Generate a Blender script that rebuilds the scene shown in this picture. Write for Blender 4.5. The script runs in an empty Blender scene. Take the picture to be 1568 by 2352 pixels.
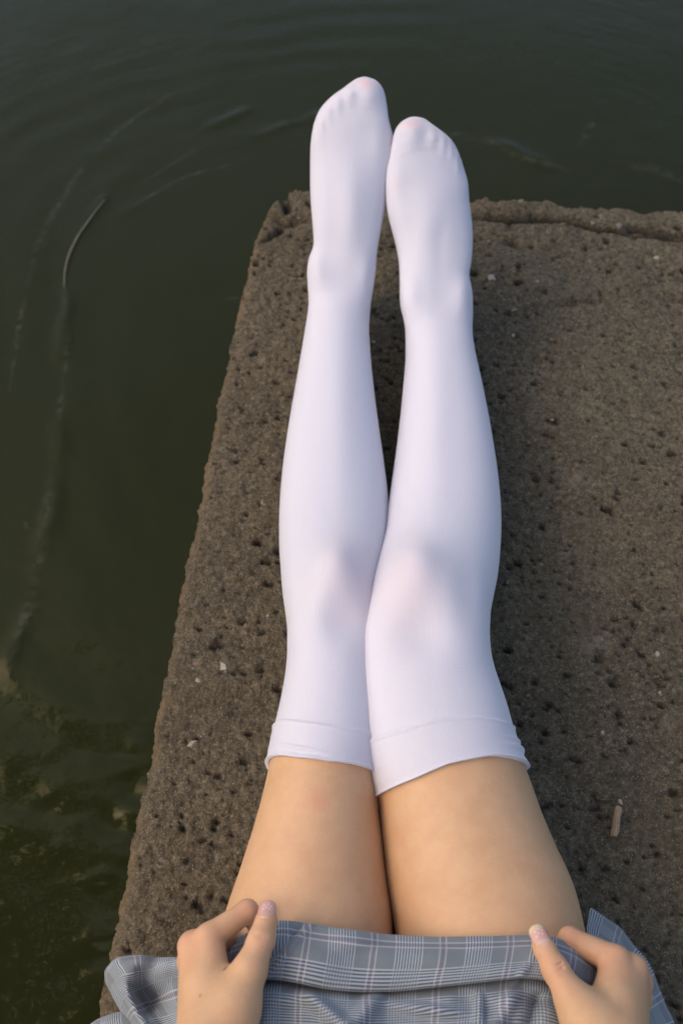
import bpy, bmesh, math, random
import numpy as np
from mathutils import Vector

random.seed(7); rng = np.random.default_rng(7)
scene = bpy.context.scene
C = scene.collection

# ------------------------------------------------------------------ camera
H = 0.87                      # eye height over the ledge
PITCH = 57.0                  # degrees below the horizon
F = 2287.0                    # focal length in pixels of a 1568 x 2352 picture
cd = bpy.data.cameras.new('camera'); cam = bpy.data.objects.new('camera', cd); C.objects.link(cam)
cam.location = (0, 0, H); cam.rotation_euler = (math.radians(90 - PITCH), 0, 0)
cd.sensor_fit = 'VERTICAL'; cd.sensor_height = 36; cd.lens = F / 2352 * 36
cd.clip_start = 0.02; cd.clip_end = 3000
cd.dof.use_dof = True; cd.dof.focus_distance = 0.80; cd.dof.aperture_fstop = 7.0
scene.camera = cam

# ------------------------------------------------------------------ sky, sun, exposure
SUN_EL, SUN_AZ = 52.0, -98.0      # the sun stands low on the water side (azimuth from +Y, clockwise)
w = bpy.data.worlds.new('World'); scene.world = w; w.use_nodes = True
nt = w.node_tree; nt.nodes.clear()
sk = nt.nodes.new('ShaderNodeTexSky'); sk.sky_type = 'NISHITA'; sk.sun_disc = False
sk.sun_elevation = math.radians(SUN_EL); sk.sun_rotation = math.radians(SUN_AZ)
sk.air_density = 1.0; sk.dust_density = 4.5; sk.ozone_density = 0.0
bg = nt.nodes.new('ShaderNodeBackground'); bg.inputs['Strength'].default_value = 0.15
wo = nt.nodes.new('ShaderNodeOutputWorld')
nt.links.new(sk.outputs[0], bg.inputs[0]); nt.links.new(bg.outputs[0], wo.inputs[0])
sd = bpy.data.lights.new('sun', 'SUN'); sun = bpy.data.objects.new('sun', sd); C.objects.link(sun)
sd.energy = 0.58; sd.angle = math.radians(50); sd.color = (1.0, 0.60, 0.29)
az, el = math.radians(SUN_AZ), math.radians(SUN_EL)
sdir = Vector((math.sin(az) * math.cos(el), math.cos(az) * math.cos(el), math.sin(el)))
sun.rotation_euler = sdir.to_track_quat('Z', 'Y').to_euler(); sun.location = sdir * 20
vs = scene.view_settings
vs.view_transform = 'Standard'; vs.look = 'None'; vs.exposure = 0.63; vs.gamma = 1.0; vs.use_curve_mapping = False

# ------------------------------------------------------------------ pixel <-> place
CP, SP = math.cos(math.radians(PITCH)), math.sin(math.radians(PITCH))
def P(px, py, z):
    """point at height z seen at a pixel (1568 x 2352 picture)"""
    px, py, z = np.broadcast_arrays(np.asarray(px, float), np.asarray(py, float), np.asarray(z, float))
    x = px - 784; y = 1176 - py
    dy = F * CP + y * SP; dz = -F * SP + y * CP
    k = (z - H) / dz
    return np.stack([x * k, dy * k, z], -1)
def depth(p):
    p = np.asarray(p); return p[..., 1] * CP - (p[..., 2] - H) * SP
def pix(p):
    p = np.asarray(p); d = depth(p)
    up = p[..., 1] * SP + (p[..., 2] - H) * CP
    return 784 + F * p[..., 0] / d, 1176 - F * up / d

# ------------------------------------------------------------------ numpy helpers
def noise2(x, y, seed=0):
    r = np.random.default_rng(seed); T = r.random((256, 256)) * 2 - 1
    xi = np.floor(x).astype(int); yi = np.floor(y).astype(int)
    fx = x - xi; fy = y - yi
    sx = fx * fx * fx * (fx * (fx * 6 - 15) + 10); sy = fy * fy * fy * (fy * (fy * 6 - 15) + 10)
    a = T[xi & 255, yi & 255]; b = T[(xi + 1) & 255, yi & 255]
    c = T[xi & 255, (yi + 1) & 255]; d = T[(xi + 1) & 255, (yi + 1) & 255]
    return (a + (b - a) * sx) * (1 - sy) + (c + (d - c) * sx) * sy
def fbm(x, y, seed=0, oct=4, gain=0.5):
    s = 0; a = 1.0
    for i in range(oct):
        s = s + a * noise2(x * 2 ** i + 13.7 * i, y * 2 ** i + 5.1 * i, seed + i); a *= gain
    return s
def pchip(x, y, q):
    x = np.asarray(x, float); y = np.asarray(y, float); q = np.asarray(q, float)
    h = np.diff(x); dl = np.diff(y) / h; d = np.zeros_like(y)
    for i in range(1, len(x) - 1):
        if dl[i - 1] * dl[i] > 0:
            w1 = 2 * h[i] + h[i - 1]; w2 = h[i] + 2 * h[i - 1]
            d[i] = (w1 + w2) / (w1 / dl[i - 1] + w2 / dl[i])
    d[0] = dl[0]; d[-1] = dl[-1]
    i = np.clip(np.searchsorted(x, q) - 1, 0, len(x) - 2)
    t = np.clip((q - x[i]) / h[i], 0, 1)
    return ((1 + 2 * t) * (1 - t) ** 2 * y[i] + t * (1 - t) ** 2 * h[i] * d[i]
            + t * t * (3 - 2 * t) * y[i + 1] + t * t * (t - 1) * h[i] * d[i + 1])
def smooth1(a, n):
    k = np.exp(-np.linspace(-2, 2, 2 * n + 1) ** 2); k /= k.sum()
    return np.convolve(np.concatenate([np.full(n, a[0]) + (a[0] - a[1]) * np.arange(n, 0, -1), a,
                                       np.full(n, a[-1]) + (a[-1] - a[-2]) * np.arange(1, n + 1)]), k, 'valid')
def grid_faces(n, m, wrap=False, off=0):
    i, j = np.meshgrid(np.arange(n - 1), np.arange(m if wrap else m - 1), indexing='ij')
    j2 = (j + 1) % m
    return (np.stack([i * m + j, i * m + j2, (i + 1) * m + j2, (i + 1) * m + j], -1).reshape(-1, 4) + off)
def poly_dist(x, y, pts):
    best = np.full(np.shape(x), 1e9)
    for (ax, ay), (bx, by) in zip(pts[:-1], pts[1:]):
        dx, dy = bx - ax, by - ay
        t = np.clip(((x - ax) * dx + (y - ay) * dy) / (dx * dx + dy * dy + 1e-12), 0, 1)
        best = np.minimum(best, np.hypot(x - ax - t * dx, y - ay - t * dy))
    return best

def mesh_obj(name, V, Fc, mat, parent=None, smooth=True, uv=None, attrs=None, kind=None):
    me = bpy.data.meshes.new(name)
    V = np.asarray(V, np.float32).reshape(-1, 3)
    if isinstance(Fc, np.ndarray) and Fc.ndim == 2:
        k = Fc.shape[1]; n = len(Fc)
        me.vertices.add(len(V)); me.vertices.foreach_set('co', V.ravel())
        me.loops.add(n * k); me.loops.foreach_set('vertex_index', Fc.astype(np.int32).ravel())
        me.polygons.add(n); me.polygons.foreach_set('loop_start', np.arange(0, n * k, k, dtype=np.int32))
        me.polygons.foreach_set('loop_total', np.full(n, k, np.int32))
        me.update(calc_edges=True)
    else:
        me.from_pydata([tuple(v) for v in V], [], [tuple(f) for f in Fc]); me.update()
    me.validate()
    if uv is not None:
        l = me.uv_layers.new(name='UVMap'); vi = np.empty(len(me.loops), np.int32)
        me.loops.foreach_get('vertex_index', vi)
        l.data.foreach_set('uv', np.asarray(uv, np.float32)[vi].ravel())
    for k_, v_ in (attrs or {}).items():
        a = me.attributes.new(k_, 'FLOAT', 'POINT'); a.data.foreach_set('value', np.asarray(v_, np.float32).ravel())
    if smooth: me.polygons.foreach_set('use_smooth', np.ones(len(me.polygons), bool))
    me.materials.append(mat)
    o = bpy.data.objects.new(name, me); C.objects.link(o)
    if parent: o.parent = parent
    if kind: o['kind'] = kind
    return o
def tag(o, label, cat, group=None):
    o['label'] = label; o['category'] = cat
    if group: o['group'] = group
    return o

def surface_nets(f, org, h):
    """quad mesh of the zero level of a sampled distance field"""
    s = f < 0; n = np.array(f.shape)
    c = np.zeros(n - 1, int)
    for dx in (0, 1):
        for dy in (0, 1):
            for dz in (0, 1):
                c += s[dx:n[0] - 1 + dx, dy:n[1] - 1 + dy, dz:n[2] - 1 + dz]
    act = np.argwhere((c > 0) & (c < 8))
    idx = -np.ones(n - 1, int); idx[tuple(act.T)] = np.arange(len(act))
    acc = np.zeros((len(act), 3)); cnt = np.zeros(len(act))
    cor = [np.array((a, b, d)) for a in (0, 1) for b in (0, 1) for d in (0, 1)]
    for a in cor:
        for ax in range(3):
            if a[ax]: continue
            b = a.copy(); b[ax] = 1
            fa = f[tuple((act + a).T)]; fb = f[tuple((act + b).T)]
            m = (fa < 0) != (fb < 0)
            t = np.where(m, fa / np.where(m, fa - fb, 1), 0)
            p = a + t[:, None] * (b - a)
            acc[m] += p[m]; cnt[m] += 1
    V = org + h * (act + acc / cnt[:, None])
    Q = []
    for ax in range(3):
        u, v = (ax + 1) % 3, (ax + 2) % 3
        sl0 = [slice(None)] * 3; sl1 = [slice(None)] * 3
        sl0[ax] = slice(0, -1); sl1[ax] = slice(1, None)
        a = s[tuple(sl0)]; b = s[tuple(sl1)]
        e = np.argwhere(a != b)
        e = e[(e[:, u] > 0) & (e[:, v] > 0) & (e[:, u] < n[u] - 1) & (e[:, v] < n[v] - 1)]
        du = np.zeros(3, int); du[u] = 1; dv = np.zeros(3, int); dv[v] = 1
        q = np.stack([idx[tuple((e - du - dv).T)], idx[tuple((e - dv).T)], idx[tuple(e.T)], idx[tuple((e - du).T)]], -1)
        flip = ~a[tuple(e.T)]
        q[flip] = q[flip][:, ::-1]; Q.append(q)
    return V, np.concatenate(Q)
def smin(a, b, k):
    h_ = np.maximum(k - np.abs(a - b), 0) / k
    return np.minimum(a, b) - h_ * h_ * k * 0.25
def smax(a, b, k): return -smin(-a, -b, k)
def cone(p, a, b, ra, rb):
    a = np.asarray(a, float); b = np.asarray(b, float); ba = b - a
    t = np.clip(((p - a) @ ba) / (ba @ ba), 0, 1)
    return np.linalg.norm(p - a - t[..., None] * ba, axis=-1) - (ra + (rb - ra) * t)
def grid3(lo, hi, h):
    lo = np.asarray(lo, float); hi = np.asarray(hi, float); n = np.ceil((hi - lo) / h).astype(int) + 1
    g = np.stack(np.meshgrid(*[lo[i] + h * np.arange(n[i]) for i in range(3)], indexing='ij'), -1)
    return g, lo

# ------------------------------------------------------------------ material helpers
class M:
    def __init__(s, name):
        s.m = bpy.data.materials.new(name); s.m.use_nodes = True; s.t = s.m.node_tree
        s.b = s.t.nodes['Principled BSDF']; s.out = s.t.nodes['Material Output']
    def n(s, t, **k):
        x = s.t.nodes.new(t)
        for a, b in k.items(): setattr(x, a, b)
        return x
    def l(s, a, b): s.t.links.new(a, b)
    def math(s, op, a, b=None, c=None, clamp=False):
        x = s.n('ShaderNodeMath', operation=op, use_clamp=clamp)
        for i, v in enumerate((a, b, c)):
            if v is None: continue
            if isinstance(v, (int, float)): x.inputs[i].default_value = v
            else: s.l(v, x.inputs[i])
        return x.outputs[0]
    def mix(s, f, a, b, blend='MIX'):
        x = s.n('ShaderNodeMix', data_type='RGBA', blend_type=blend)
        for k, v in ((0, f), (6, a), (7, b)):
            if isinstance(v, (int, float)): x.inputs[k].default_value = v
            elif isinstance(v, tuple): x.inputs[k].default_value = (*v, 1)
            else: s.l(v, x.inputs[k])
        return x.outputs[2]
    def noise(s, sc, det=3, rough=0.5, co=None):
        x = s.n('ShaderNodeTexNoise'); x.inputs['Scale'].default_value = sc
        x.inputs['Detail'].default_value = det; x.inputs['Roughness'].default_value = rough
        if co is not None: s.l(co, x.inputs['Vector'])
        return x.outputs['Fac']
    def ramp(s, f, *st):
        x = s.n('ShaderNodeValToRGB'); e = x.color_ramp.elements
        while len(e) < len(st): e.new(0.5)
        for i, (p_, c_) in enumerate(st):
            e[i].position = p_; e[i].color = (*c_, 1) if isinstance(c_, tuple) else (c_, c_, c_, 1)
        s.l(f, x.inputs[0]); return x.outputs[0]
    def attr(s, name):
        return s.n('ShaderNodeAttribute', attribute_name=name).outputs['Fac']
    def bump(s, h_, strength, dist, nrm=None):
        x = s.n('ShaderNodeBump'); x.inputs['Strength'].default_value = strength; x.inputs['Distance'].default_value = dist
        s.l(h_, x.inputs['Height'])
        if nrm is not None: s.l(nrm, x.inputs['Normal'])
        return x.outputs[0]
    def set(s, **k):
        for a, v in k.items():
            i = s.b.inputs[a.replace('_', ' ')]
            if isinstance(v, (int, float)): i.default_value = v
            elif isinstance(v, tuple): i.default_value = v if len(v) != 3 or a == 'Subsurface_Radius' else (*v, 1)
            else: s.l(v, i)
        return s

def mat_concrete():
    m = M('old_concrete'); g = m.n('ShaderNodeTexCoord').outputs['Object']
    big = m.noise(4.5, 4, 0.6, g); mid = m.noise(38, 5, 0.65, g); fine = m.noise(420, 4, 0.7, g)
    c = m.mix(m.ramp(big, (0.35, 0.0), (0.68, 1.0)), (0.150, 0.121, 0.074), (0.222, 0.180, 0.110))
    c = m.mix(m.ramp(mid, (0.3, 0.0), (0.7, 0.8)), c, m.mix(0.5, c, (0.075, 0.064, 0.047)))
    c = m.mix(m.ramp(fine, (0.32, 0.0), (0.5, 0.65), (0.72, 1.0)), m.mix(0.55, c, (0.02, 0.017, 0.013)), c)
    gr = m.noise(170, 5, 0.75, g)
    c = m.mix(m.ramp(gr, (0.36, 1.0), (0.50, 0.0)), c, m.mix(0.6, c, (0.018, 0.015, 0.011)))
    c = m.mix(m.ramp(gr, (0.54, 0.0), (0.70, 0.7)), c, (0.31, 0.255, 0.180))
    # brown iron tint in places, warm light painted into the rim and side walls
    c = m.mix(m.math('MULTIPLY', m.ramp(m.noise(7, 3, 0.5, g), (0.52, 0.0), (0.75, 1.0)), 0.4), c, (0.105, 0.078, 0.043))
    c = m.mix(m.math('MULTIPLY', m.attr('edge'), 0.7), c, (0.23, 0.155, 0.075))
    # sand grains, pale and reddish
    for sc, th, col, seed in ((430, 0.16, (0.36, 0.30, 0.21), 0), (300, 0.13, (0.30, 0.17, 0.10), 3), (620, 0.15, (0.42, 0.40, 0.36), 7), (170, .12, (.20, .18, .155), 11)):
        mp = m.n('ShaderNodeMapping'); mp.inputs['Location'].default_value = (seed, seed * 1.3, 0); m.l(g, mp.inputs[0])
        v = m.n('ShaderNodeTexVoronoi'); v.inputs['Scale'].default_value = sc; m.l(mp.outputs[0], v.inputs['Vector'])
        pick = m.n('ShaderNodeSeparateColor'); m.l(v.outputs['Color'], pick.inputs[0])
        k = m.math('MULTIPLY', m.math('LESS_THAN', v.outputs['Distance'], th * 1.6), m.math('GREATER_THAN', pick.outputs[0], 0.83))
        c = m.mix(m.math('MULTIPLY', k, 0.75), c, col)
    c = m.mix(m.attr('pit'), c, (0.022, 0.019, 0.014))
    c = m.mix(m.math('MULTIPLY', m.attr('pale'), 0.85), c, (0.24, 0.20, 0.145))
    c = m.mix(m.math('MULTIPLY', m.attr('shade_lift'), 0.5), c, m.mix(1.0, c, (1.1, 1.22, 1.3), 'MULTIPLY'))  # painted brightening that offsets the shade beside the legs
    v = m.n('ShaderNodeTexVoronoi'); v.inputs['Scale'].default_value = 260; m.l(g, v.inputs['Vector'])
    h1 = m.math('ADD', m.math('MULTIPLY', fine, 0.8), m.math('MULTIPLY', mid, 0.7))
    h1 = m.math('SUBTRACT', h1, m.math('MULTIPLY', v.outputs['Distance'], 0.35))
    m.set(Base_Color=c, Roughness=0.88, Normal=m.bump(h1, 1.0, 0.006)); m.b.inputs['Specular IOR Level'].default_value = 0.3
    return m.m
def mat_stone(name, col):
    m = M(name); g = m.n('ShaderNodeTexCoord').outputs['Object']
    n = m.noise(300, 4, 0.6, g)
    m.set(Base_Color=m.mix(n, tuple(x * 0.55 for x in col), col), Roughness=0.8, Normal=m.bump(n, 0.6, 0.001)); return m.m
def mat_water():
    m = M('turbid_water'); g = m.n('ShaderNodeTexCoord').outputs['Object']
    n = m.noise(1.4, 3, 0.5, g)
    m.set(Base_Color=m.mix(n, (0.0125, 0.0150, 0.0050), (0.0160, 0.0195, 0.0072)), Roughness=0.04, IOR=1.333, Specular_IOR_Level=0.31, Specular_Tint=(1.0, 0.98, 0.62))
    n1 = m.noise(14, 3, 0.5, g)
    m.set(Normal=m.bump(n1, 0.12, 0.02)); return m.m
def mat_skin():
    m = M('skin'); g = m.n('ShaderNodeTexCoord').outputs['Object']
    a = m.noise(55, 4, 0.6, g); b = m.noise(9, 3, 0.5, g); f = m.noise(900, 3, 0.6, g)
    c = m.mix(m.ramp(a, (0.3, 0.0), (0.7, 1.0)), (0.555, 0.338, 0.188), (0.615, 0.392, 0.228))
    c = m.mix(m.math('MULTIPLY', m.ramp(b, (0.4, 0.0), (0.7, 1.0)), 0.22), c, (0.60, 0.345, 0.20))
    c = m.mix(m.math('MULTIPLY', m.attr('flush'), 0.75), c, (0.62, 0.245, 0.175))
    c = m.mix(m.attr('mole'), c, (0.03, 0.015, 0.01))
    m.set(Base_Color=c, Roughness=0.46, Subsurface_Weight=0.22, Subsurface_Radius=(1.0, 0.35, 0.2), Subsurface_Scale=0.004,
          Normal=m.bump(m.math('ADD', f, m.math('MULTIPLY', a, 0.8)), 0.42, 0.0008))
    m.b.inputs['Specular IOR Level'].default_value = 0.35
    return m.m
def mat_stocking():
    m = M('white_knit'); uv = m.n('ShaderNodeUVMap').outputs[0]
    sp = m.n('ShaderNodeSeparateXYZ'); m.l(uv, sp.inputs[0])
    rib = m.math('SINE', m.math('MULTIPLY', sp.outputs[0], 2 * math.pi * 210))
    g = m.n('ShaderNodeTexCoord').outputs['Object']
    n = m.noise(700, 2, 0.6, g); big = m.noise(12, 3, 0.5, g)
    c = m.mix(m.attr('skin'), (0.615, 0.615, 0.690), (0.67, 0.485, 0.485))
    c = m.mix(m.math('MULTIPLY', m.math('ADD', m.math('MULTIPLY', rib, 0.5), 0.5), 0.12), c, (0.40, 0.40, 0.49))
    c = m.mix(m.math('MULTIPLY', big, 0.10), c, (0.60, 0.54, 0.57))
    hgt = m.math('ADD', rib, m.math('MULTIPLY', n, 0.8))
    m.set(Base_Color=c, Roughness=0.72, Normal=m.bump(hgt, 0.16, 0.0006), Sheen_Weight=0.55, Sheen_Roughness=0.45)
    m.b.inputs['Specular IOR Level'].default_value = 0.25
    return m.m
def mat_plaid():
    m = M('glen_check_wool'); uv = m.n('ShaderNodeUVMap').outputs[0]
    sp = m.n('ShaderNodeSeparateXYZ'); m.l(uv, sp.inputs[0])
    g = m.n('ShaderNodeTexCoord').outputs['Object']
    PER = 0.046
    def axis(o, ph):
        f = m.math('FRACT', m.math('ADD', m.math('DIVIDE', o, PER), ph))
        dense = m.math('MULTIPLY', m.math('GREATER_THAN', f, 0.04), m.math('LESS_THAN', f, 0.44))
        dist = m.math('ABSOLUTE', m.math('SUBTRACT', f, 0.72))
        purple = m.math('LESS_THAN', dist, 0.017)
        white = m.math('MULTIPLY', m.math('GREATER_THAN', dist, 0.036), m.math('LESS_THAN', dist, 0.053))
        edge = m.math('LESS_THAN', m.math('ABSOLUTE', m.math('SUBTRACT', f, 0.24)), 0.012)
        line = m.math('LESS_THAN', m.math('FRACT', m.math('MULTIPLY', f, 24.0)), 0.5)
        return dense, purple, white, line, edge
    du, pu, wu, lu, eu = axis(sp.outputs[0], 0.0); dv, pv, wv, lv, ev = axis(sp.outputs[1], 0.30)
    NAVY, PALE, GREY = (0.045, 0.062, 0.100), (0.39, 0.44, 0.47), (0.135, 0.160, 0.180)
    fine = m.math('LESS_THAN', m.math('FRACT', m.math('DIVIDE', sp.outputs[0], PER / 44)), 0.5)
    c = m.mix(fine, m.mix(0.22, GREY, PALE), m.mix(0.12, GREY, NAVY))
    cu = m.mix(lu, NAVY, PALE); cv = m.mix(lv, NAVY, PALE)
    c = m.mix(m.math('MULTIPLY', du, 0.80), c, cu)
    c = m.mix(m.math('MULTIPLY', dv, m.math('MULTIPLY_ADD', du, -0.28, 0.78)), c, cv)
    c = m.mix(m.math('MULTIPLY', m.math('MAXIMUM', wu, wv), 0.5), c, (0.56, 0.56, 0.57))
    c = m.mix(m.math('MULTIPLY', m.math('MAXIMUM', pu, pv), 0.30), c, (0.13, 0.06, 0.14))
    n = m.noise(1200, 3, 0.6, g)
    c = m.mix(m.math('MULTIPLY', n, 0.2), c, m.mix(0.5, c, (0.08, 0.09, 0.11)))
    m.set(Base_Color=c, Roughness=0.85, Sheen_Weight=0.15, Normal=m.bump(n, 0.3, 0.0006)); return m.m
def mat_plain(name, col, rough=0.8, var=0.25, sc=60):
    m = M(name); g = m.n('ShaderNodeTexCoord').outputs['Object']; n = m.noise(sc, 4, 0.6, g)
    m.set(Base_Color=m.mix(n, tuple(x * (1 - var) for x in col), tuple(min(1, x * (1 + var)) for x in col)), Roughness=rough,
          Normal=m.bump(n, 0.3, 0.002)); return m.m
def mat_nail():
    m = M('nail'); c = m.mix(m.attr('lunula'), (0.58, 0.32, 0.26), (0.62, 0.44, 0.37))
    c = m.mix(m.attr('free'), c, (0.62, 0.48, 0.30))
    c = m.mix(m.math('MULTIPLY', m.attr('dot'), 0.5), c, (0.92, 0.90, 0.88))
    m.set(Base_Color=c, Roughness=0.14, Coat_Weight=0.7, Coat_Roughness=0.05); return m.m

MC, MW, MS, MK, MP, MN = mat_concrete(), mat_water(), mat_skin(), mat_stocking(), mat_plaid(), mat_nail()

# ================================================================== SETTING
WATER_Z = -0.30
# ---- the concrete ledge: left edge and far edge are square to each other
gl = P([500, 455, 400, 370, 330, 305, 250, 225], [900, 1150, 1420, 1560, 1720, 1880, 2130, 2352], 0.0)[:, :2]
aL = np.polyfit(gl[:, 1], gl[:, 0], 1)
ANG = math.atan(aL[0]) * 0.97
E2 = np.array([math.sin(ANG), math.cos(ANG)]); E1 = np.array([E2[1], -E2[0]])
far = P([1085, 1300, 1568], [447, 460, 482], 0.0)[:, :2]
T_FAR = float(np.mean(far @ E2)); S_LEFT = float(np.mean(gl @ E1))
def st(p): p = np.asarray(p)[..., :2]; return np.stack([p @ E1, p @ E2], -1)
# traced outline of the worn left edge: offset from the straight line
ol = P(np.array([715, 690, 652, 645, 620, 600, 582, 578, 560, 545, 530, 515, 500, 490, 470, 465, 450, 432, 420, 405, 403, 385, 370, 355, 340, 318, 302, 290, 270, 250, 240, 215]),
       np.array([408, 411, 430, 445, 460, 500, 545, 575, 640, 720, 800, 870, 920, 980, 1060, 1120, 1200, 1260, 1330, 1385, 1440, 1510, 1570, 1640, 1730, 1820, 1890, 1960, 2050, 2130, 2215, 2340]), 0.0)
ols = st(ol)
def spacing(lo, a, b, hi, h, grow=1.18):
    mid = np.arange(a, b, h); out = [b]; k = h
    while out[-1] < hi: k *= grow; out.append(out[-1] + k)
    lw = [a]; k = h
    while lw[-1] > lo: k *= grow; lw.append(lw[-1] - k)
    return np.array(lw[::-1][:-1] + list(mid) + out)
s_top = spacing(0, 0, 0.64, 3.5, 0.0018); s_top = s_top[s_top >= 0]
t_top = spacing(-3.2, 0.02, T_FAR, T_FAR, 0.0018); t_top = t_top[t_top <= T_FAR + 1e-6]; t_top[-1] = T_FAR
wall = np.array([0.0015, 0.003, 0.005, 0.008, 0.012, 0.017, 0.023, 0.03, 0.04, 0.055, 0.075, 0.1, 0.14, 0.19, 0.25, 0.32, 0.42])
sa = np.concatenate([-wall[::-1], s_top]); ta = np.concatenate([t_top, T_FAR + wall])
TT, SS = np.meshgrid(ta, sa, indexing='ij')
ds, dt = np.maximum(-SS, 0), np.maximum(TT - T_FAR, 0)
dep = np.maximum(ds, dt)
s_, t_ = np.maximum(SS, 0), np.minimum(TT, T_FAR)
# worn outline
o_t = ols[::-1, 1]; o_s = ols[::-1, 0] - S_LEFT
order = np.argsort(o_t); o_t, o_s = o_t[order], o_s[order]
edge_off = np.interp(t_, np.concatenate([[-4], o_t]), np.concatenate([[0], o_s])); edge_off = edge_off * np.clip(0.55 + (t_ - 0.75) * 4, 0.55, 1)
jag = 0.0014 * np.abs(fbm(t_ * 34, 0 * t_, 3, 3, 0.55)) + 0.0010 * fbm(t_ * 170, 0 * t_ + 3, 5, 3, 0.65)
fade = np.exp(-s_ / 0.035)
s2 = S_LEFT + s_ + (edge_off + jag) * fade
jag2 = 0.0030 * fbm(s_ * 50, 0 * s_ + 9, 13, 3, 0.6) + 0.0018 * fbm(s_ * 190, 0 * s_ + 1, 15, 3, 0.6)
t2 = t_ + jag2 * np.exp(-(T_FAR - t_) / 0.03) - 0.012 * np.exp(-s_ / 0.025) * np.exp(-(T_FAR - t_) / 0.03)
X = s2 * E1[0] + t2 * E2[0]; Y = s2 * E1[1] + t2 * E2[1]
edge_d = np.minimum(s_, T_FAR - t_)                       # distance to the nearest edge, on top
Z = -dep.copy()
top = np.exp(-dep / 0.01)
Zt = 0.0035 * fbm(X * 5, Y * 5, 21, 3) + 0.0010 * fbm(X * 26, Y * 26, 31, 4, 0.6) + 0.0011 * fbm(X * 130, Y * 130, 41, 3, 0.75)
Zt -= 0.009 * np.exp(-(edge_d / 0.006) ** 2) * (0.55 + 0.6 * fbm(X * 30, Y * 30, 51, 2)) + 0.004 * np.exp(-edge_d / 0.02)
# rough layered end by the far edge: grooves and low ridges traced in the photograph
def groove(pts, wd, dp, jit=0.004):
    q = P([p[0] for p in pts], [p[1] for p in pts], 0.0)[:, :2]
    jx = jit * fbm(X * 28, Y * 28, 61, 3); jy = jit * fbm(X * 28, Y * 28, 71, 3)
    d_ = poly_dist(X + jx, Y + jy, [tuple(v) for v in q])
    return -dp * np.exp(-(d_ / wd) ** 2) * np.clip(0.75 + 0.8 * fbm(X * 18, Y * 18, 77, 2), 0.1, 1.4)
far_z = groove([(1060, 497), (1180, 500), (1290, 505), (1390, 528), (1470, 540), (1600, 545)], 0.006, 0.016)
far_z += groove([(1440, 520), (1520, 530), (1600, 536)], 0.005, 0.013)
far_z += groove([(1080, 548), (1180, 560), (1260, 600), (1300, 640)], 0.006, 0.005)
far_z += groove([(1180, 560), (1300, 585), (1420, 570), (1500, 610)], 0.008, 0.006)
far_z += groove([(1210, 720), (1300, 700), (1400, 690), (1490, 680), (1600, 690)], 0.007, 0.007)
far_z += groove([(1480, 600), (1540, 640), (1600, 640)], 0.008, 0.007)
far_z += groove([(605, 485), (660, 505), (700, 500)], 0.006, 0.009) + groove([(655, 440), (652, 480)], 0.006, 0.012)
far_z += groove([(585, 560), (615, 545), (640, 520)], 0.005, 0.008)
rough_far = np.clip((t_ - 0.72) / 0.2, 0, 1)
Zt += far_z + rough_far * (0.0032 * fbm(X * 17, Y * 24, 81, 4, 0.6))
# air holes
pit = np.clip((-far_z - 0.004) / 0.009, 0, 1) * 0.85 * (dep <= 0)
smask = slice(len(wall) + 0, None)
Xi, Yi = X, Y
def add_pit(x0, y0, r, dp, asp=1.0, a=0.0):
    s0, t0 = st((x0, y0)); i0 = np.searchsorted(ta, t0); j0 = np.searchsorted(sa, s0 - S_LEFT); k = int(r * 2.6 / 0.0018) + 2
    a0, a1, b0, b1 = max(i0 - k, 0), min(i0 + k, len(ta)), max(j0 - k, len(wall)), min(j0 + k, len(sa))
    if a1 <= a0 or b1 <= b0: return
    dx, dy = X[a0:a1, b0:b1] - x0, Y[a0:a1, b0:b1] - y0
    ca, sa_ = math.cos(a), math.sin(a)
    q = np.sqrt((dx * ca + dy * sa_) ** 2 * asp ** 2 + (dy * ca - dx * sa_) ** 2) / r * (1 + 0.3 * noise2(dx * 500, dy * 500, 91))
    Zt[a0:a1, b0:b1] -= dp * np.exp(-q ** 4)
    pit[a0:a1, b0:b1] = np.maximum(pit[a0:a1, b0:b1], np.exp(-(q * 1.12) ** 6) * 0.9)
for k in range(2300):
    s0 = rng.uniform(0.01, 0.66); t0 = rng.uniform(0.0, T_FAR - 0.02)
    p0 = (S_LEFT + s0) * E1 + t0 * E2
    r0 = float(np.clip(rng.lognormal(-6.45, 0.40), 0.0011, 0.0038))
    add_pit(p0[0], p0[1], r0, r0 * rng.uniform(0.9, 1.9), rng.uniform(0.55, 1.0), rng.uniform(0, 3))
for (px, py) in ((1100, 848), (1150, 910), (1275, 965), (1400, 1170), (1420, 1130), (1480, 1060), (1545, 1040), (1435, 1480), (1270, 1000), (1165, 1495), (1225, 1570),
                 (1250, 1685), (1168, 1300), (1420, 1640), (1465, 1390), (1520, 1620), (1585, 2100), (620, 1340), (665, 1455), (560, 1430), (600, 1540), (640, 1290), (590, 1240), (500, 1780), (490, 1900), (580, 1980), (455, 2080), (560, 1750), (1190, 1290), (1500, 2255)):
    p0 = P(px, py, 0.0); add_pit(p0[0], p0[1], rng.uniform(0.0024, 0.0040), rng.uniform(0.004, 0.008), rng.uniform(0.6, 1.0), rng.uniform(0, 3))
Z = Z + Zt * np.clip(1 - dep / 0.02, 0, 1)
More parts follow.
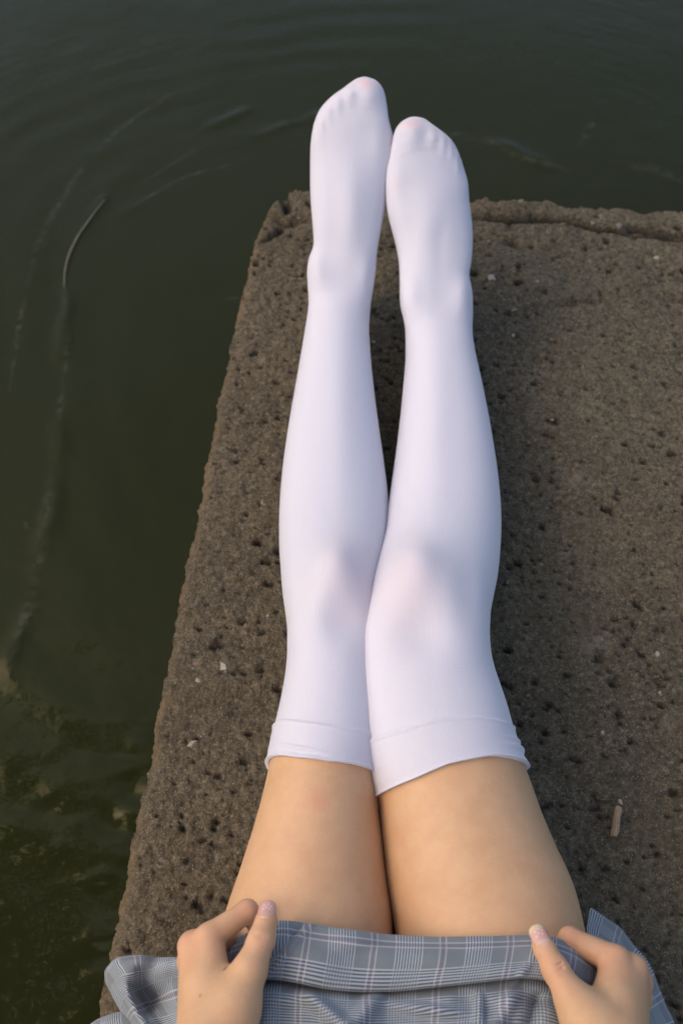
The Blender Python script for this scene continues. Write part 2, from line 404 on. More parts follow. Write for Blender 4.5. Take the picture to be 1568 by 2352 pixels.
# walls: bulging stones and hollows instead of a flat face
wn = 0.010 * fbm(t_ * 16 + s_ * 16, Z * 22, 101, 4, 0.6) + 0.004 * fbm(t_ * 120 + s_ * 120, Z * 120, 111, 3, 0.6)
amt = np.clip(dep / 0.02, 0, 1)
out = np.where((ds > 0)[..., None], -E1, E2)
both = (ds > 0) & (dt > 0)
out = np.where(both[..., None], (-E1 + E2) * 0.7071, out)
X += out[..., 0] * amt * (wn - 0.013); Y += out[..., 1] * amt * (wn - 0.013)
lit_edge = np.exp(-edge_d / 0.006) * np.clip(0.55 + 0.9 * fbm(X * 40, Y * 40, 121, 3), 0, 1)  # warm light on the rim, put into the colour
lit_edge = np.maximum(lit_edge, np.clip(dep / 0.004, 0, 1) * 0.8)
pale = np.zeros_like(Z)
for (px, py, r) in ((1320, 1100, 0.012), (1375, 1475, 0.016), (1515, 1590, 0.006), (1510, 1500, 0.006), (510, 1530, 0.006), (1535, 1660, .006)):
    p0 = P(px, py, 0.0); d_ = np.hypot(X - p0[0], Y - p0[1]) / r
    pale = np.maximum(pale, np.exp(-d_ ** 2) * np.clip(0.6 + 0.9 * fbm(X * 160, Y * 160, 131, 3), 0, 1))
shade_lift = np.clip((s_ - 0.24) / 0.18, 0, 1) * np.clip(0.8 + 0.4 * fbm(X * 6, Y * 6, 141, 2), 0, 1)  # lighter colour on the right, painted against the shade there
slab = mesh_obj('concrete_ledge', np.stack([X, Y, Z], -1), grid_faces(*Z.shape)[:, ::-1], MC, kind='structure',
                attrs={'pit': pit, 'edge': lit_edge, 'pale': pale, 'shade_lift': shade_lift})
def ground_z(x, y):
    s0, t0 = st((x, y)); i = min(np.searchsorted(ta, t0), len(ta) - 1); j = min(np.searchsorted(sa, s0 - S_LEFT), len(sa) - 1)
    return float(Z[i, j])

# ---- stone chips bedded in the ledge
stone_mats = [mat_stone('chip_' + n, c) for n, c in (('buff', (0.30, 0.24, 0.17)), ('pink', (0.23, 0.155, 0.115)), ('grey', (0.20, 0.19, 0.17)), ('white', (0.44, 0.40, 0.33)), ('ochre', (0.30, 0.21, 0.115)))]
chip_meshes = []
for k in range(10):
    bm = bmesh.new(); bmesh.ops.create_icosphere(bm, subdivisions=1, radius=1.0)
    for v in bm.verts:
        v.co *= rng.uniform(0.55, 1.3); v.co.z *= 0.5
    me = bpy.data.meshes.new('stone_chip'); bm.to_mesh(me); bm.free(); me.materials.append(stone_mats[k % 5]); chip_meshes.append(me)
def chip(px, py, r, k, asp=1.0, rot=None):
    p0 = P(px, py, 0.0); o = bpy.data.objects.new('stone_chip', chip_meshes[k]); C.objects.link(o); o.parent = slab
    o.location = (p0[0], p0[1], ground_z(p0[0], p0[1]) - r * 0.14); r *= 0.85; o.scale = (r * asp, r, r * 0.7)
    o.rotation_euler = (rng.uniform(-0.3, 0.3), rng.uniform(-0.3, 0.3), rng.uniform(0, 6.28) if rot is None else rot)
for (px, py, r, k, asp) in ((1128, 640, 0.0062, 3, 1.3), (1232, 648, 0.003, 3, 1), (1180, 770, 0.0036, 3, 1.2), (1180, 716, 0.0028, 4, 1.5), (1308, 915, 0.0022, 4, 2.2), (1268, 960, .0022, 3, 1), (1370, 1000, .0018, 3, 1), (520, 1405, 0.0045, 1, 1.1), (565, 1440, .0032, 1, 1.6),
        (455, 1560, 0.003, 3, 1.4), (510, 1530, 0.004, 3, 1.5), (440, 1705, 0.0032, 3, 1.8), (395, 1945, 0.0024, 4, 1), (560, 1160, .0042, 2, 1.2), (605, 1155, .0038, 0, 1.4), (630, 1220, .0028, 0, .8), (1275, 1935, .0018, 3, 1), (1275, 1575, 0.0024, 4, 1), (690, 640, .004, 1, 1.6), (610, 970, .0035, 1, 1.5), (1420, 520, .005, 2, 1.2), (1360, 510, .004, 0, 1), (1190, 470, .006, 1, 1.5), (1120, 460, .004, 0, 1), (1290, 475, .004, 1, 1), (1380, 495, .004, 0, 1), (1515, 1590, .003, 3, 1), (1508, 1500, .003, 3, 1.2)):
    chip(px, py, r, k + 5 * int(rng.random() < 0.5), asp)
for k in range(170):
    s0 = rng.uniform(0.014, 0.62); t0 = rng.uniform(0.0, T_FAR - 0.004)
    p0 = (S_LEFT + s0) * E1 + t0 * E2; px, py = pix(np.array([p0[0], p0[1], 0.0]))
    if 0 < px < 1568 and 400 < py < 2352: chip(px, py, float(np.clip(rng.lognormal(-6.35, 0.42), 0.0009, 0.0042)), int(rng.integers(0, 10)), rng.uniform(0.7, 1.5))

# ---- water to the horizon, rippled in front of the ledge
xa = spacing(-900, -1.3, 1.1, 900, 0.007, 1.14); ya = spacing(-900, -0.3, 2.5, 900, 0.007, 1.14)
YY, XX = np.meshgrid(ya, xa, indexing='ij')
near = np.exp(-np.maximum(np.hypot(XX, YY - 1) - 2.2, 0) / 0.6)
c0 = P(870, 760, WATER_Z)                                  # rings spread from under the feet
R = np.hypot(XX - c0[0], YY - c0[1]) + 0.05 * fbm(XX * 2, YY * 2, 201, 3)
ring = 0.0006 * np.sin(R * 2 * np.pi / 0.085) * np.clip(0.25 + fbm(XX * 2.6, YY * 2.6, 211, 3), 0, 1.2) * np.exp(-((R - 0.75) / 0.30) ** 2)
ring += 0.00022 * np.sin(R * 2 * np.pi / 0.032) * np.clip(fbm(XX * 3.3 + 9, YY * 3.3, 221, 3), 0, 1) * np.exp(-((R - 0.78) / 0.35) ** 2)
WZ = ring + 0.004 * fbm(XX * 1.6, YY * 1.3, 231, 3)
pxw, pyw = pix(np.stack([XX, YY, np.full_like(XX, WATER_Z)], -1))
chop = np.clip((pyw - 1250) / 700, 0, 1) * np.clip(1 - (pxw - 500) / 300, 0, 1) * (depth(np.stack([XX, YY, np.full_like(XX, WATER_Z)], -1)) > 0.2)
chop = np.where(np.hypot(XX, YY) > 1.5, 0.0, chop)
chop = chop * np.clip(0.55 + 0.9 * fbm(XX * 5, YY * 5, 241, 2), 0.05, 1.3)
WZ = WZ + chop * (0.0036 * noise2(XX * 28 + 0.5 * YY * 28, YY * 58 - XX * 20, 251) + 0.0022 * noise2(XX * 44, YY * 92 - XX * 30, 261))
def crest(pts, wd, ht):
    global WZ
    q = P([p[0] for p in pts], [p[1] for p in pts], WATER_Z)[:, :2]
    jx = 0.012 * fbm(XX * 6, YY * 6, 271, 3)
    d_ = poly_dist(XX + jx, YY + jx, [tuple(v) for v in q])
    WZ = WZ + ht * np.exp(-(d_ / wd) ** 2) * np.clip(0.5 + 1.0 * fbm(XX * 9, YY * 9, 281, 2), 0, 1.3)
for pts, wd, ht in (([(20, 1560), (60, 1400), (110, 1150), (150, 830), (150, 620), (240, 460)], 0.010, 0.0032),
                    ([(300, 480), (420, 410), (560, 370)], 0.010, 0.0022), ([(540, 330), (650, 285), (740, 262)], 0.010, 0.0030),
                    ([(480, 290), (620, 230)], 0.010, 0.0018), ([(400, 330), (560, 260)], .009, .0015),
                    ([(1010, 300), (1120, 322), (1200, 362), (1350, 402)], 0.016, 0.0035), ([(1450, 370), (1568, 420)], .014, .0025), ([(1330, 330), (1360, 290)], .012, .002)):
    crest(pts, wd, ht)
water = mesh_obj('water', np.stack([XX, YY, WATER_Z + WZ * near], -1), grid_faces(*XX.shape)[:, ::-1], MW, kind='structure')

# ---- bank behind, where the tree stands that shows dark in the water
bx = np.concatenate([-np.geomspace(400, 3, 18), np.linspace(-2.5, 2.5, 21), np.geomspace(3, 400, 18)])
by = np.concatenate([-np.geomspace(500, 4.2, 20), np.linspace(-4.0, -1.9, 16)])
BY, BX = np.meshgrid(by, bx, indexing='ij')
BZ = -0.55 + 0.62 * np.clip((-2.05 - BY + 0.12 * fbm(BX * 1.5, BY * 1.5, 301, 2)) / 0.9, 0, 1) + 0.03 * fbm(BX * 2, BY * 2, 311, 3)
mesh_obj('bank', np.stack([BX, BY, BZ], -1), grid_faces(*BX.shape)[:, ::-1], mat_plain('earth', (0.085, 0.075, 0.04), 0.95, 0.4, 9), kind='structure')

def tube(pts, rad, n=10, jit=0.0):
    pts = np.asarray(pts, float); V = []
    for i, p in enumerate(pts):
        t = pts[min(i + 1, len(pts) - 1)] - pts[max(i - 1, 0)]; t /= np.linalg.norm(t) + 1e-9
        a = np.cross(t, (0.31, 0.87, 0.2)); a /= np.linalg.norm(a); b = np.cross(t, a)
        for k in range(n):
            q = 2 * math.pi * k / n; V.append(p + rad[i] * (1 + jit * rng.uniform(-1, 1)) * (math.cos(q) * a + math.sin(q) * b))
    Fc = [tuple(f) for f in grid_faces(len(pts), n, True)]
    Fc += [tuple(range(n - 1, -1, -1)), tuple(range((len(pts) - 1) * n, len(pts) * n))]
    return np.array(V), Fc
def merge(parts):
    V = []; Fc = []; o = 0
    for v, f in parts:
        V.append(v); Fc += [tuple(int(i) + o for i in q) for q in f]; o += len(v)
    return np.concatenate(V), Fc
tree = bpy.data.objects.new('willow_tree', None); C.objects.link(tree); tree.location = (-2.7, -2.6, 0.02)
tag(tree, 'leaning tree on the bank whose crown hangs over the water beside the ledge', 'tree')
tp = np.array([(0, 0, -0.15), (0.02, 0.15, 0.8), (0.05, 0.45, 1.9), (0.12, 0.95, 3.0), (0.45, 1.8, 3.9), (0.9, 2.8, 4.7)])
trunk_parts = [tube(tp, [0.26, 0.2, 0.17, 0.15, 0.11, 0.07], 12, 0.08)]
cen = np.array([1.1, 3.5, 5.2]); tips = []
for k in range(16):
    b0 = tp[2 + k % 4] * 0.6 + tp[min(3 + k % 4, 5)] * 0.4
    dr = rng.normal(size=3) * (1.0, 1.0, 0.45); dr /= np.linalg.norm(dr)
    e = cen + dr * rng.uniform(0.7, 1.15) * (1.05, 1.05, 0.6); md = (b0 + e) / 2 + rng.normal(size=3) * 0.15 + (0, 0, 0.2)
    trunk_parts.append(tube([b0, (b0 + md) / 2 + (0, 0, .05), md, (md + e) / 2, e], [0.07, 0.055, 0.04, 0.025, 0.01], 6)); tips += [md, (md + e) / 2, e]
v, f = merge(trunk_parts); mesh_obj('trunk', v, f, mat_plain('bark', (0.09, 0.07, 0.05), 0.95, 0.4, 25), tree)
nl = 9000; tips = np.array(tips); cc = tips[rng.integers(0, len(tips), nl)] + rng.normal(size=(nl, 3)) * (0.30, 0.30, 0.22)
a = rng.normal(size=(nl, 3)); a /= np.linalg.norm(a, axis=1)[:, None]; b = np.cross(a, rng.normal(size=(nl, 3))); b /= np.linalg.norm(b, axis=1)[:, None]
sz = rng.uniform(0.05, 0.10, (nl, 1))
LV = np.stack([cc - a * sz, cc + b * sz * 0.4, cc + a * sz, cc - b * sz * 0.4], 1).reshape(-1, 3)
mesh_obj('crown', LV, np.arange(nl * 4).reshape(-1, 4), mat_plain('leaf', (0.055, 0.085, 0.025), 0.6, 0.4, 3), tree, smooth=False)

# ================================================================== THE PERSON
person = bpy.data.objects.new('person', None); C.objects.link(person); person.location = (0.02, -0.12, 0.0)
tag(person, 'person seated on the concrete ledge, white over-knee stockings, grey checked skirt, hands on its hem', 'person')
def under_person(o): o.parent = person; o.location = -Vector((0.02, -0.12, 0.0)); return o

# ---- legs: silhouette in the picture, height of the limb's core over the ledge, thickness above and below
#      row   xl   xr   z     up     down
LEFT = [(180, 832, 846, .226, .004, .004), (185, 820, 862, .225, .008, .008), (195, 806, 873, .223, .011, .011), (208, 790, 880, .220, .0125, .013),
        (225, 767, 884, .216, .013, .014), (242, 749, 887, .211, .0135, .015), (262, 734, 889, .205, .014, .016), (290, 723, 895, .196, .016, .017),
        (320, 717, 902, .186, .0175, .018), (345, 715, 904, .178, .019, .019), (380, 714, 898, .166, .022, .021), (420, 714, 890, .152, .026, .024),
        (470, 716, 882, .134, .031, .030), (520, 720, 872, .115, .035, .039), (560, 722, 864, .099, .037, .048), (580, 720, 861, .092, .037, .055), (600, 711, 860, .086, .037, .062),
        (630, 707, 858, .079, .037, .066), (660, 709, 854, .073, .036, .060), (700, 711, 848, .067, .035, .045), (750, 705, 845, .063, .036, .041),
        (800, 697, 847, .060, .038, .042), (900, 680, 856, .057, .041, .049), (1000, 663, 869, .057, .044, .055), (1080, 652, 880, .058, .046, .058),
        (1150, 646, 888, .060, .047, .060), (1200, 644, 890, .063, .047, .060), (1250, 644, 889, .068, .047, .058), (1300, 647, 884, .076, .047, .054),
        (1350, 651, 878, .083, .050, .051), (1400, 658, 874, .088, .053, .051), (1450, 663, 872, .091, .052, .052), (1500, 663, 872, .091, .049, .054),
        (1550, 659, 874, .089, .050, .058), (1600, 651, 877, .087, .052, .062), (1650, 641, 882, .085, .054, .066), (1700, 630, 882, .083, .056, .070),
        (1760, 618, 874, .081, .058, .074), (1850, 597, 875, .079, .060, .076), (1930, 574, 884, .078, .062, .077), (2000, 552, 892, .077, .064, .077),
        (2100, 519, 905, .076, .066, .077), (2200, 492, 908, .076, .068, .077), (2300, 470, 896, .077, .070, .078), (2450, 440, 885, .080, .074, .081), (2700, 420, 885, .085, .08, .086)]
RIGHT = [(272, 935, 955, .206, .004, .004), (278, 922, 972, .205, .008, .008), (290, 911, 987, .202, .011, .011), (305, 905, 1006, .198, .0125, .013),
         (318, 902, 1022, .194, .013, .014), (335, 899, 1038, .189, .0135, .0155), (355, 895, 1049, .183, .014, .016), (380, 889, 1058, .175, .016, .017), (405, 887, 1066, .167, .018, .018),
         (430, 887, 1073, .159, .020, .020), (470, 890, 1076, .146, .024, .023), (510, 900, 1081, .131, .029, .028), (550, 911, 1083, .116, .033, .034), (600, 919, 1079, .098, .036, .045), (635, 921, 1074, .088, .036, .058),
         (660, 922, 1079, .082, .037, .064), (690, 925, 1083, .077, .037, .064), (720, 930, 1083, .072, .036, .054), (760, 934, 1081, .066, .036, .042), (800, 934, 1085, .063, .037, .042),
         (900, 927, 1105, .060, .041, .050), (1000, 917, 1124, .060, .044, .057), (1100, 904, 1139, .062, .047, .062), (1150, 897, 1144, .064, .048, .064),
         (1200, 890, 1146, .068, .048, .064), (1250, 884, 1144, .074, .048, .062), (1300, 872, 1139, .083, .048, .058), (1350, 858, 1129, .093, .051, .055), (1400, 845, 1121, .100, .055, .055),
         (1450, 836, 1119, .104, .055, .057), (1500, 828, 1122, .105, .053, .060), (1550, 823, 1131, .103, .053, .064), (1600, 822, 1146, .100, .054, .068), (1650, 824, 1162, .097, .056, .072),
         (1700, 830, 1175, .094, .058, .076), (1750, 843, 1188, .091, .060, .080), (1800, 858, 1210, .088, .061, .080), (1850, 865, 1230, .086, .063, .080), (1900, 869, 1248, .084, .064, .080), (2000, 880, 1288, .082, .066, .080),
         (2100, 898, 1331, .081, .068, .080), (2200, 910, 1352, .081, .070, .081), (2300, 924, 1370, .081, .072, .081), (2450, 930, 1390, .083, .076, .084), (2700, 930, 1400, .088, .08, .089)]
class Leg:
    def __init__(s, tab, toes, right):
        tab = np.array(tab, float); r = tab[:, 0]; s.right = right
        s.q = np.concatenate([np.arange(r[0], r[0] + 60, 1.0), np.arange(r[0] + 60, r[-1] + 1, 4.0)])
        cols = [pchip(r, tab[:, i], s.q) for i in range(1, 6)]
        keep = s.q < r[0] + 70
        for i in range(5):
            sm = smooth1(cols[i], 5 if i < 2 else 14); wk = np.clip((s.q - r[0] - 60) / 80, 0, 1); cols[i] = cols[i] * (1 - wk) + sm * wk
        xl, xr, zc, up, dn = cols
        dl = 0.021 * np.exp(-((s.q - (655 if right else 585)) / 115) ** 2)      # core of the ankle runs near the instep
        zc, up, dn = zc + dl, up - dl, dn + dl
        s.c = P((xl + xr) / 2, s.q, zc); s.w = (xr - xl) / 2 * depth(s.c) / F; s.up, s.dn = up, dn
        s.xl, s.xr = xl, xr
        ax = np.gradient(s.c, axis=0)
        ax /= np.linalg.norm(ax, axis=1)[:, None]
        i0 = np.searchsorted(s.q, r[0] + 120); i1 = np.searchsorted(s.q, r[0] + 320)
        ax[:i0] = (s.c[i0 - 30] - s.c[i1]) / -np.linalg.norm(s.c[i0 - 30] - s.c[i1])
        for i in range(3): ax[:, i] = smooth1(smooth1(ax[:, i], 16), 10)
        # sections keep to a steady direction at the toe end
        ax /= np.linalg.norm(ax, axis=1)[:, None]; s.ax = ax
        sd_ = np.cross(ax, (0, 0, 1.0)); sd_ /= np.linalg.norm(sd_, axis=1)[:, None]
        s.sd = -sd_; s.nr = np.cross(s.sd, ax) * -1
        s.nr *= np.sign(s.nr[:, 2:3] + 1e-9); s.sd *= np.sign(s.sd[:, 0:1] + 1e-9)
        s.toes = toes
    def at(s, row, th, off=0.0):
        """surface point at picture row of the core and angle round the limb (0 = outer right, pi/2 = top)"""
        I = lambda a_: np.interp(row, s.q, a_)
        V3 = lambda A: np.stack([I(A[:, i]) for i in range(3)], -1)
        c = V3(s.c); sd_ = V3(s.sd); nr = V3(s.nr); w_ = I(s.w); u = I(s.up); d = I(s.dn)
        cs, sn = np.cos(th), np.sin(th)
        e = 0.93 + 0.09 * np.clip((row - 1700) / 200, 0, 1)
        cx = np.sign(cs) * np.abs(cs) ** e; sx = np.sign(sn) * np.abs(sn) ** e
        vert = np.where(sn > 0, u, d)
        p = c + sd_ * ((w_ + off) * cx)[..., None] + nr * ((vert + off) * sx)[..., None]
        px = I(s.xl) + (I(s.xr) - I(s.xl)) * (cx + 1) / 2
        bump = np.zeros_like(px)
        for (bx_, by_, rx, ry, h_) in s.toes:
            bump += h_ * np.exp(-((px - bx_) / rx) ** 2 - ((row - by_) / ry) ** 2)
        p = p + nr * (bump * np.clip(sn * 1.5, 0, 1))[..., None]
        return p
Lleg = Leg(LEFT, [(850, 222, 24, 30, .0035), (806, 230, 13, 20, .0026), (779, 247, 11, 24, .0025), (758, 268, 10, 24, .0023), (740, 294, 9, 24, .0020),
                  (868, 330, 20, 40, .002), (800, 480, 40, 120, .003), (775, 1385, 50, 48, .0095), (790, 1480, 56, 42, -.008), (700, 1420, 26, 60, -.003), (780, 1000, 40, 260, .003), (732, 630, 22, 42, .0035), (842, 624, 18, 36, .0025), (795, 640, 30, 40, -.0015), (812, 500, 22, 90, .0015), (770, 520, 16, 80, -.0010)], False)
Rleg = Leg(RIGHT, [(942, 316, 24, 30, .0035), (988, 328, 13, 20, .0026), (1011, 344, 11, 24, .0025), (1030, 362, 10, 24, .0023), (1045, 386, 9, 24, .0020), (1047, 368, 6, 8, .0015),
                   (905, 420, 18, 40, .002), (985, 560, 40, 120, .003), (938, 1400, 56, 50, .0105), (955, 1505, 66, 48, -.008), (1060, 1430, 34, 70, -.003), (985, 1000, 40, 260, .003), (1055, 690, 22, 40, .0035), (940, 678, 18, 36, .0025), (998, 695, 30, 40, -.0015), (960, 570, 22, 90, .0015), (1005, 580, 16, 80, -.0010)], True)

def leg_mesh(leg, rows, nth, off):
    th = np.linspace(0, 2 * np.pi, nth, endpoint=False)
    R_, T_ = np.meshgrid(rows, th, indexing='ij'); return leg.at(R_, T_, off)

# stockings
def rim_l(px): return np.interp(px, [600, 640, 690, 760, 845, 900], [1768, 1776, 1788, 1792, 1783, 1778])
def rim_r(px): return np.interp(px, [840, 870, 930, 1000, 1100, 1198, 1230], [1782, 1785, 1786, 1780, 1788, 1812, 1816])
def stocking(leg, rimf, bandw, label):
    nth = 144; th = np.linspace(0, 2 * np.pi, nth, endpoint=False)
    r0 = leg.q[0]
    # rim as a row per angle; the back of the leg follows the front
    cxs = np.sign(np.cos(th)) * np.abs(np.cos(th)) ** 0.93
    xl, xr = np.interp(1780, leg.q, leg.xl), np.interp(1780, leg.q, leg.xr)
    rim = rimf(xl + (xr - xl) * (cxs + 1) / 2)
    sv = np.concatenate([np.linspace(0, 0.03, 22) ** 1.0, np.linspace(0.03, 0.93, 330)[1:], np.linspace(0.93, 1.0, 60)[1:]])
    R_ = r0 + sv[:, None] * (rim[None, :] - r0); T_ = np.broadcast_to(th, R_.shape)
    off = np.full(R_.shape, 0.0012)
    dist = rim[None, :] - R_                                   # picture rows short of the rim
    band = 1 / (1 + np.exp(-(bandw - dist) / 1.2))
    off += 0.0010 * band + 0.0011 * np.exp(-((dist - bandw) / 4.0) ** 2)
    off += 0.0009 * np.exp(-(dist / 5.0) ** 2)                   # rolled rim
    # creases of the cuff
    px_ = xl + (xr - xl) * (cxs + 1) / 2
    if leg.right:
        sidew = np.exp(-((px_ - 1192) / 35) ** 2)
        off += sidew * (0.0016 * np.exp(-((dist - 30) / 6) ** 2) + 0.0014 * np.exp(-((dist - 50) / 6) ** 2) - 0.0008 * np.exp(-((dist - 18) / 5) ** 2))
    else:
        ln = 24 - (px_ - 640) * 0.06
        off += np.clip(1 - np.abs(px_ - 690) / 90, 0, 1) * (0.0013 * np.exp(-((dist - ln) / 4.5) ** 2) - 0.0008 * np.exp(-((dist - ln + 9) / 4) ** 2))
    xa_ = np.interp(R_, leg.q, leg.xl); xb_ = np.interp(R_, leg.q, leg.xr); pxs = xa_ + (xb_ - xa_) * (np.broadcast_to(cxs, R_.shape) + 1) / 2
    seam = np.interp(pxs, [885, 920, 950, 1000, 1050, 1070], [372, 352, 346, 350, 372, 395]) if leg.right else np.interp(pxs, [715, 745, 800, 850, 888, 905], [300, 268, 249, 250, 266, 285])
    off += 0.0004 * np.exp(-((R_ - seam) / 2.6) ** 2) * (np.sin(T_) > 0)
    V = leg.at(R_, T_, off)
    n = len(sv)
    # turn the rim inwards
    inner = leg.at(R_[-1:], T_[-1:], -0.0012) ; inner2 = leg.at(R_[-1:] - 25, T_[-1:], -0.0025)
    V = np.concatenate([V, inner, inner2], 0)
    uv = np.stack(np.broadcast_arrays((th / (2 * np.pi))[None, :], np.linspace(0, 1, n + 2)[:, None]), -1).reshape(-1, 2)
    row_all = np.concatenate([R_, R_[-1:], R_[-1:]], 0)
    pxa = np.interp(row_all, leg.q, leg.xl) + (np.interp(row_all, leg.q, leg.xr) - np.interp(row_all, leg.q, leg.xl)) * (np.broadcast_to(cxs, row_all.shape) + 1) / 2
    skin = np.zeros(row_all.shape)
    (bx_, by_) = (942, 292) if leg.right else (842, 200)
    skin += 0.85 * np.exp(-((pxa - bx_) / 20) ** 2 - ((row_all - by_) / 14) ** 2)
    (bx_, by_) = (930, 1440) if leg.right else (800, 1400)
    skin += 0.30 * np.exp(-((pxa - bx_) / 70) ** 2 - ((row_all - by_) / 90) ** 2)
    for (bx_, by_, k_) in (((990, 308, .4), (1015, 326, .35), (1035, 345, .3), (905, 420, .25)) if leg.right else ((803, 205, .4), (777, 222, .35), (757, 240, .3), (893, 330, .25))):
        skin += k_ * np.exp(-((pxa - bx_) / 10) ** 2 - ((row_all - by_) / 12) ** 2)
    Fq = grid_faces(n + 2, nth, True)
    # close the toe end
    V = V.reshape(-1, 3); tipc = V[:nth].mean(0)
    kc = int(np.argmin(np.abs((1 - sv) * (rim.mean() - r0) - bandw)))          # the cuff starts here
    skf = skin.ravel()
    def cut(name, i0, i1, tip, parent):
        sl = slice(i0 * nth, i1 * nth); v_ = V[sl]; Fl = [tuple(q) for q in grid_faces(i1 - i0, nth, True)[:, ::-1]]
        u_, k_ = uv[sl], skf[sl]
        if tip:
            Fl += [(len(v_), (j + 1) % nth, j) for j in range(nth)]
            v_ = np.concatenate([v_, tipc[None]]); u_ = np.concatenate([u_, [[0, 0]]]); k_ = np.concatenate([k_, [0.4]])
        o = mesh_obj(name, v_, Fl, MK, uv=u_, attrs={'skin': k_})
        bm = bmesh.new(); bm.from_mesh(o.data); bmesh.ops.recalc_face_normals(bm, faces=bm.faces); bm.to_mesh(o.data); bm.free()
        o.parent = parent; return o
    o = cut('stocking', 0, kc + 1, True, None); o['label'] = label; under_person(o)
    cut('cuff', kc, n + 2, False, o)
    return o
stocking(Lleg, rim_l, 80, 'white stocking on the leg whose cuff is partly tucked behind the other knee')
stocking(Rleg, rim_r, 95, 'white stocking on the leg lying in front, cuff slanting across the thigh')

# ---- hands as distance fields
def Q(px, py, z): return P(px, py, z)
def hand_field(p, spec):
    d = None
    for grp, k in spec:
        g = None
        for (a, ra, b, rb) in grp:
            q = cone(p, a, b, ra, rb); g = q if g is None else smin(g, q, k[0])
        d = g if d is None else smin(d, g, k[1])
    return d
def make_hand(pts, elbow):
    W, A2 = pts['wrist'], pts['arm']
    palm = []
    for n in ('index', 'middle', 'ring', 'little'):
        palm.append((W + (pts[n][0][0] - W) * 0.12, 0.0175, pts[n][0][0], pts[n][0][1]))
    palm.append((A2, 0.0235, W, 0.0195)); palm.append((A2, 0.0235, A2 + (elbow - A2) * 0.22, 0.026))
    th = pts['thumb']
    palm.append((W, 0.016, th[0][0], th[0][1]))
    palm.append((th[0][0], th[0][1], pts['index'][0][0] * 0.5 + W * 0.5, 0.0125))       # web of the thumb
    spec = [(palm, (0.0075, 0.01))]
    for n in ('index', 'middle', 'ring', 'little'):
        f_ = pts[n]
        spec.append(([(f_[i][0], f_[i][1], f_[i + 1][0], f_[i + 1][1]) for i in range(len(f_) - 1)], (0.003, 0.0032)))
    spec.append(([(th[i][0], th[i][1], th[i + 1][0], th[i + 1][1]) for i in range(len(th) - 1)], (0.004, 0.012)))
    return spec
R3 = lambda l: [(Q(a, b, c), r) for a, b, c, r in l]
LH = dict(wrist=Q(487, 2410, .172), arm=Q(482, 2500, .190),
          index=R3([(482, 2154, .157, .0094), (568, 2092, .152, .0073), (594, 2128, .138, .0066), (592, 2152, .130, .0060)]),
          middle=R3([(444, 2174, .149, .0100), (520, 2158, .128, .0074), (528, 2185, .115, .0066), (512, 2200, .108, .006)]),
          ring=R3([(442, 2206, .134, .0098), (505, 2200, .116, .0074), (525, 2225, .105, .0066)]),
          little=R3([(444, 2240, .118, .0092), (495, 2240, .102, .0066), (515, 2262, .096, .006)]),
          thumb=R3([(535, 2325, .172, .0140), (574, 2228, .174, .0108), (600, 2158, .173, .0084), (611, 2118, .171, .0068), (614, 2100, .169, .0058)]))
RH = dict(wrist=Q(1400, 2415, .172), arm=Q(1410, 2500, .190),
          index=R3([(1412, 2206, .154, .0095), (1308, 2156, .150, .0074), (1284, 2196, .140, .0066), (1280, 2215, .135, .006)]),
          middle=R3([(1450, 2228, .148, .0101), (1372, 2226, .133, .0074), (1352, 2250, .120, .0066), (1365, 2270, .112, .006)]),
          ring=R3([(1462, 2256, .135, .0099), (1395, 2262, .116, .0074), (1372, 2285, .105, .0066)]),
          little=R3([(1463, 2290, .119, .0093), (1405, 2300, .102, .0066), (1385, 2320, .096, .006)]),
          thumb=R3([(1352, 2352, .172, .0140), (1312, 2290, .174, .0106), (1274, 2226, .173, .0083), (1250, 2180, .170, .0068), (1241, 2162, .168, .0058)]))
ELB_L, ELB_R = np.array([-0.255, -0.20, 0.28]), np.array([0.335, -0.20, 0.28])
def hand_mesh(pts, elb, creases, h=0.0009):
    spec = make_hand(pts, elb); allp = [W_ for W_ in (pts['wrist'], pts['arm'])] + [q for n in ('index', 'middle', 'ring', 'little', 'thumb') for q, _ in pts[n]]
    lo = np.min(allp, 0) - 0.03; hi = np.max(allp, 0) + 0.03
    gc, oc = grid3(lo, hi, h * 6); dc = hand_field(gc, spec)          # coarse pass: only fill blocks near the skin
    shp = (np.array(dc.shape) - 1) * 6 + 1
    d = np.full(shp, 1.0, np.float32)
    mn = np.abs(dc) < h * 6 * 2.2
    near_ = mn[:-1, :-1, :-1] | mn[1:, 1:, 1:] | mn[1:, :-1, :-1] | mn[:-1, 1:, 1:] | mn[:-1, 1:, :-1] | mn[1:, :-1, 1:] | mn[:-1, :-1, 1:] | mn[1:, 1:, :-1]
    d[:-1, :-1, :-1] = np.repeat(np.repeat(np.repeat(dc[:-1, :-1, :-1], 6, 0), 6, 1), 6, 2)
    bl = np.argwhere(near_); k7 = np.stack(np.meshgrid(*[np.arange(7)] * 3, indexing='ij'), -1).reshape(-1, 3)
    ii = (bl[:, None, :] * 6 + k7[None]).reshape(-1, 3); pp = oc + ii * h
    val = hand_field(pp, spec)
    for (pl, r, dp) in creases:
        for a_, b_ in zip(pl[:-1], pl[1:]): val = smax(val, -(cone(pp, a_, b_, r, r)), dp)
    d[tuple(ii.T)] = val
    V, Fq = surface_nets(d, oc, h)
    # clean cut across the forearm, to be joined to the arm
    ct = pts['arm']; dr = (elb - ct) / np.linalg.norm(elb - ct)
    return V, Fq, ct + dr * 0.012, dr
def crease(pts, r): return ([Q(*p) for p in pts], r, 0.0012)
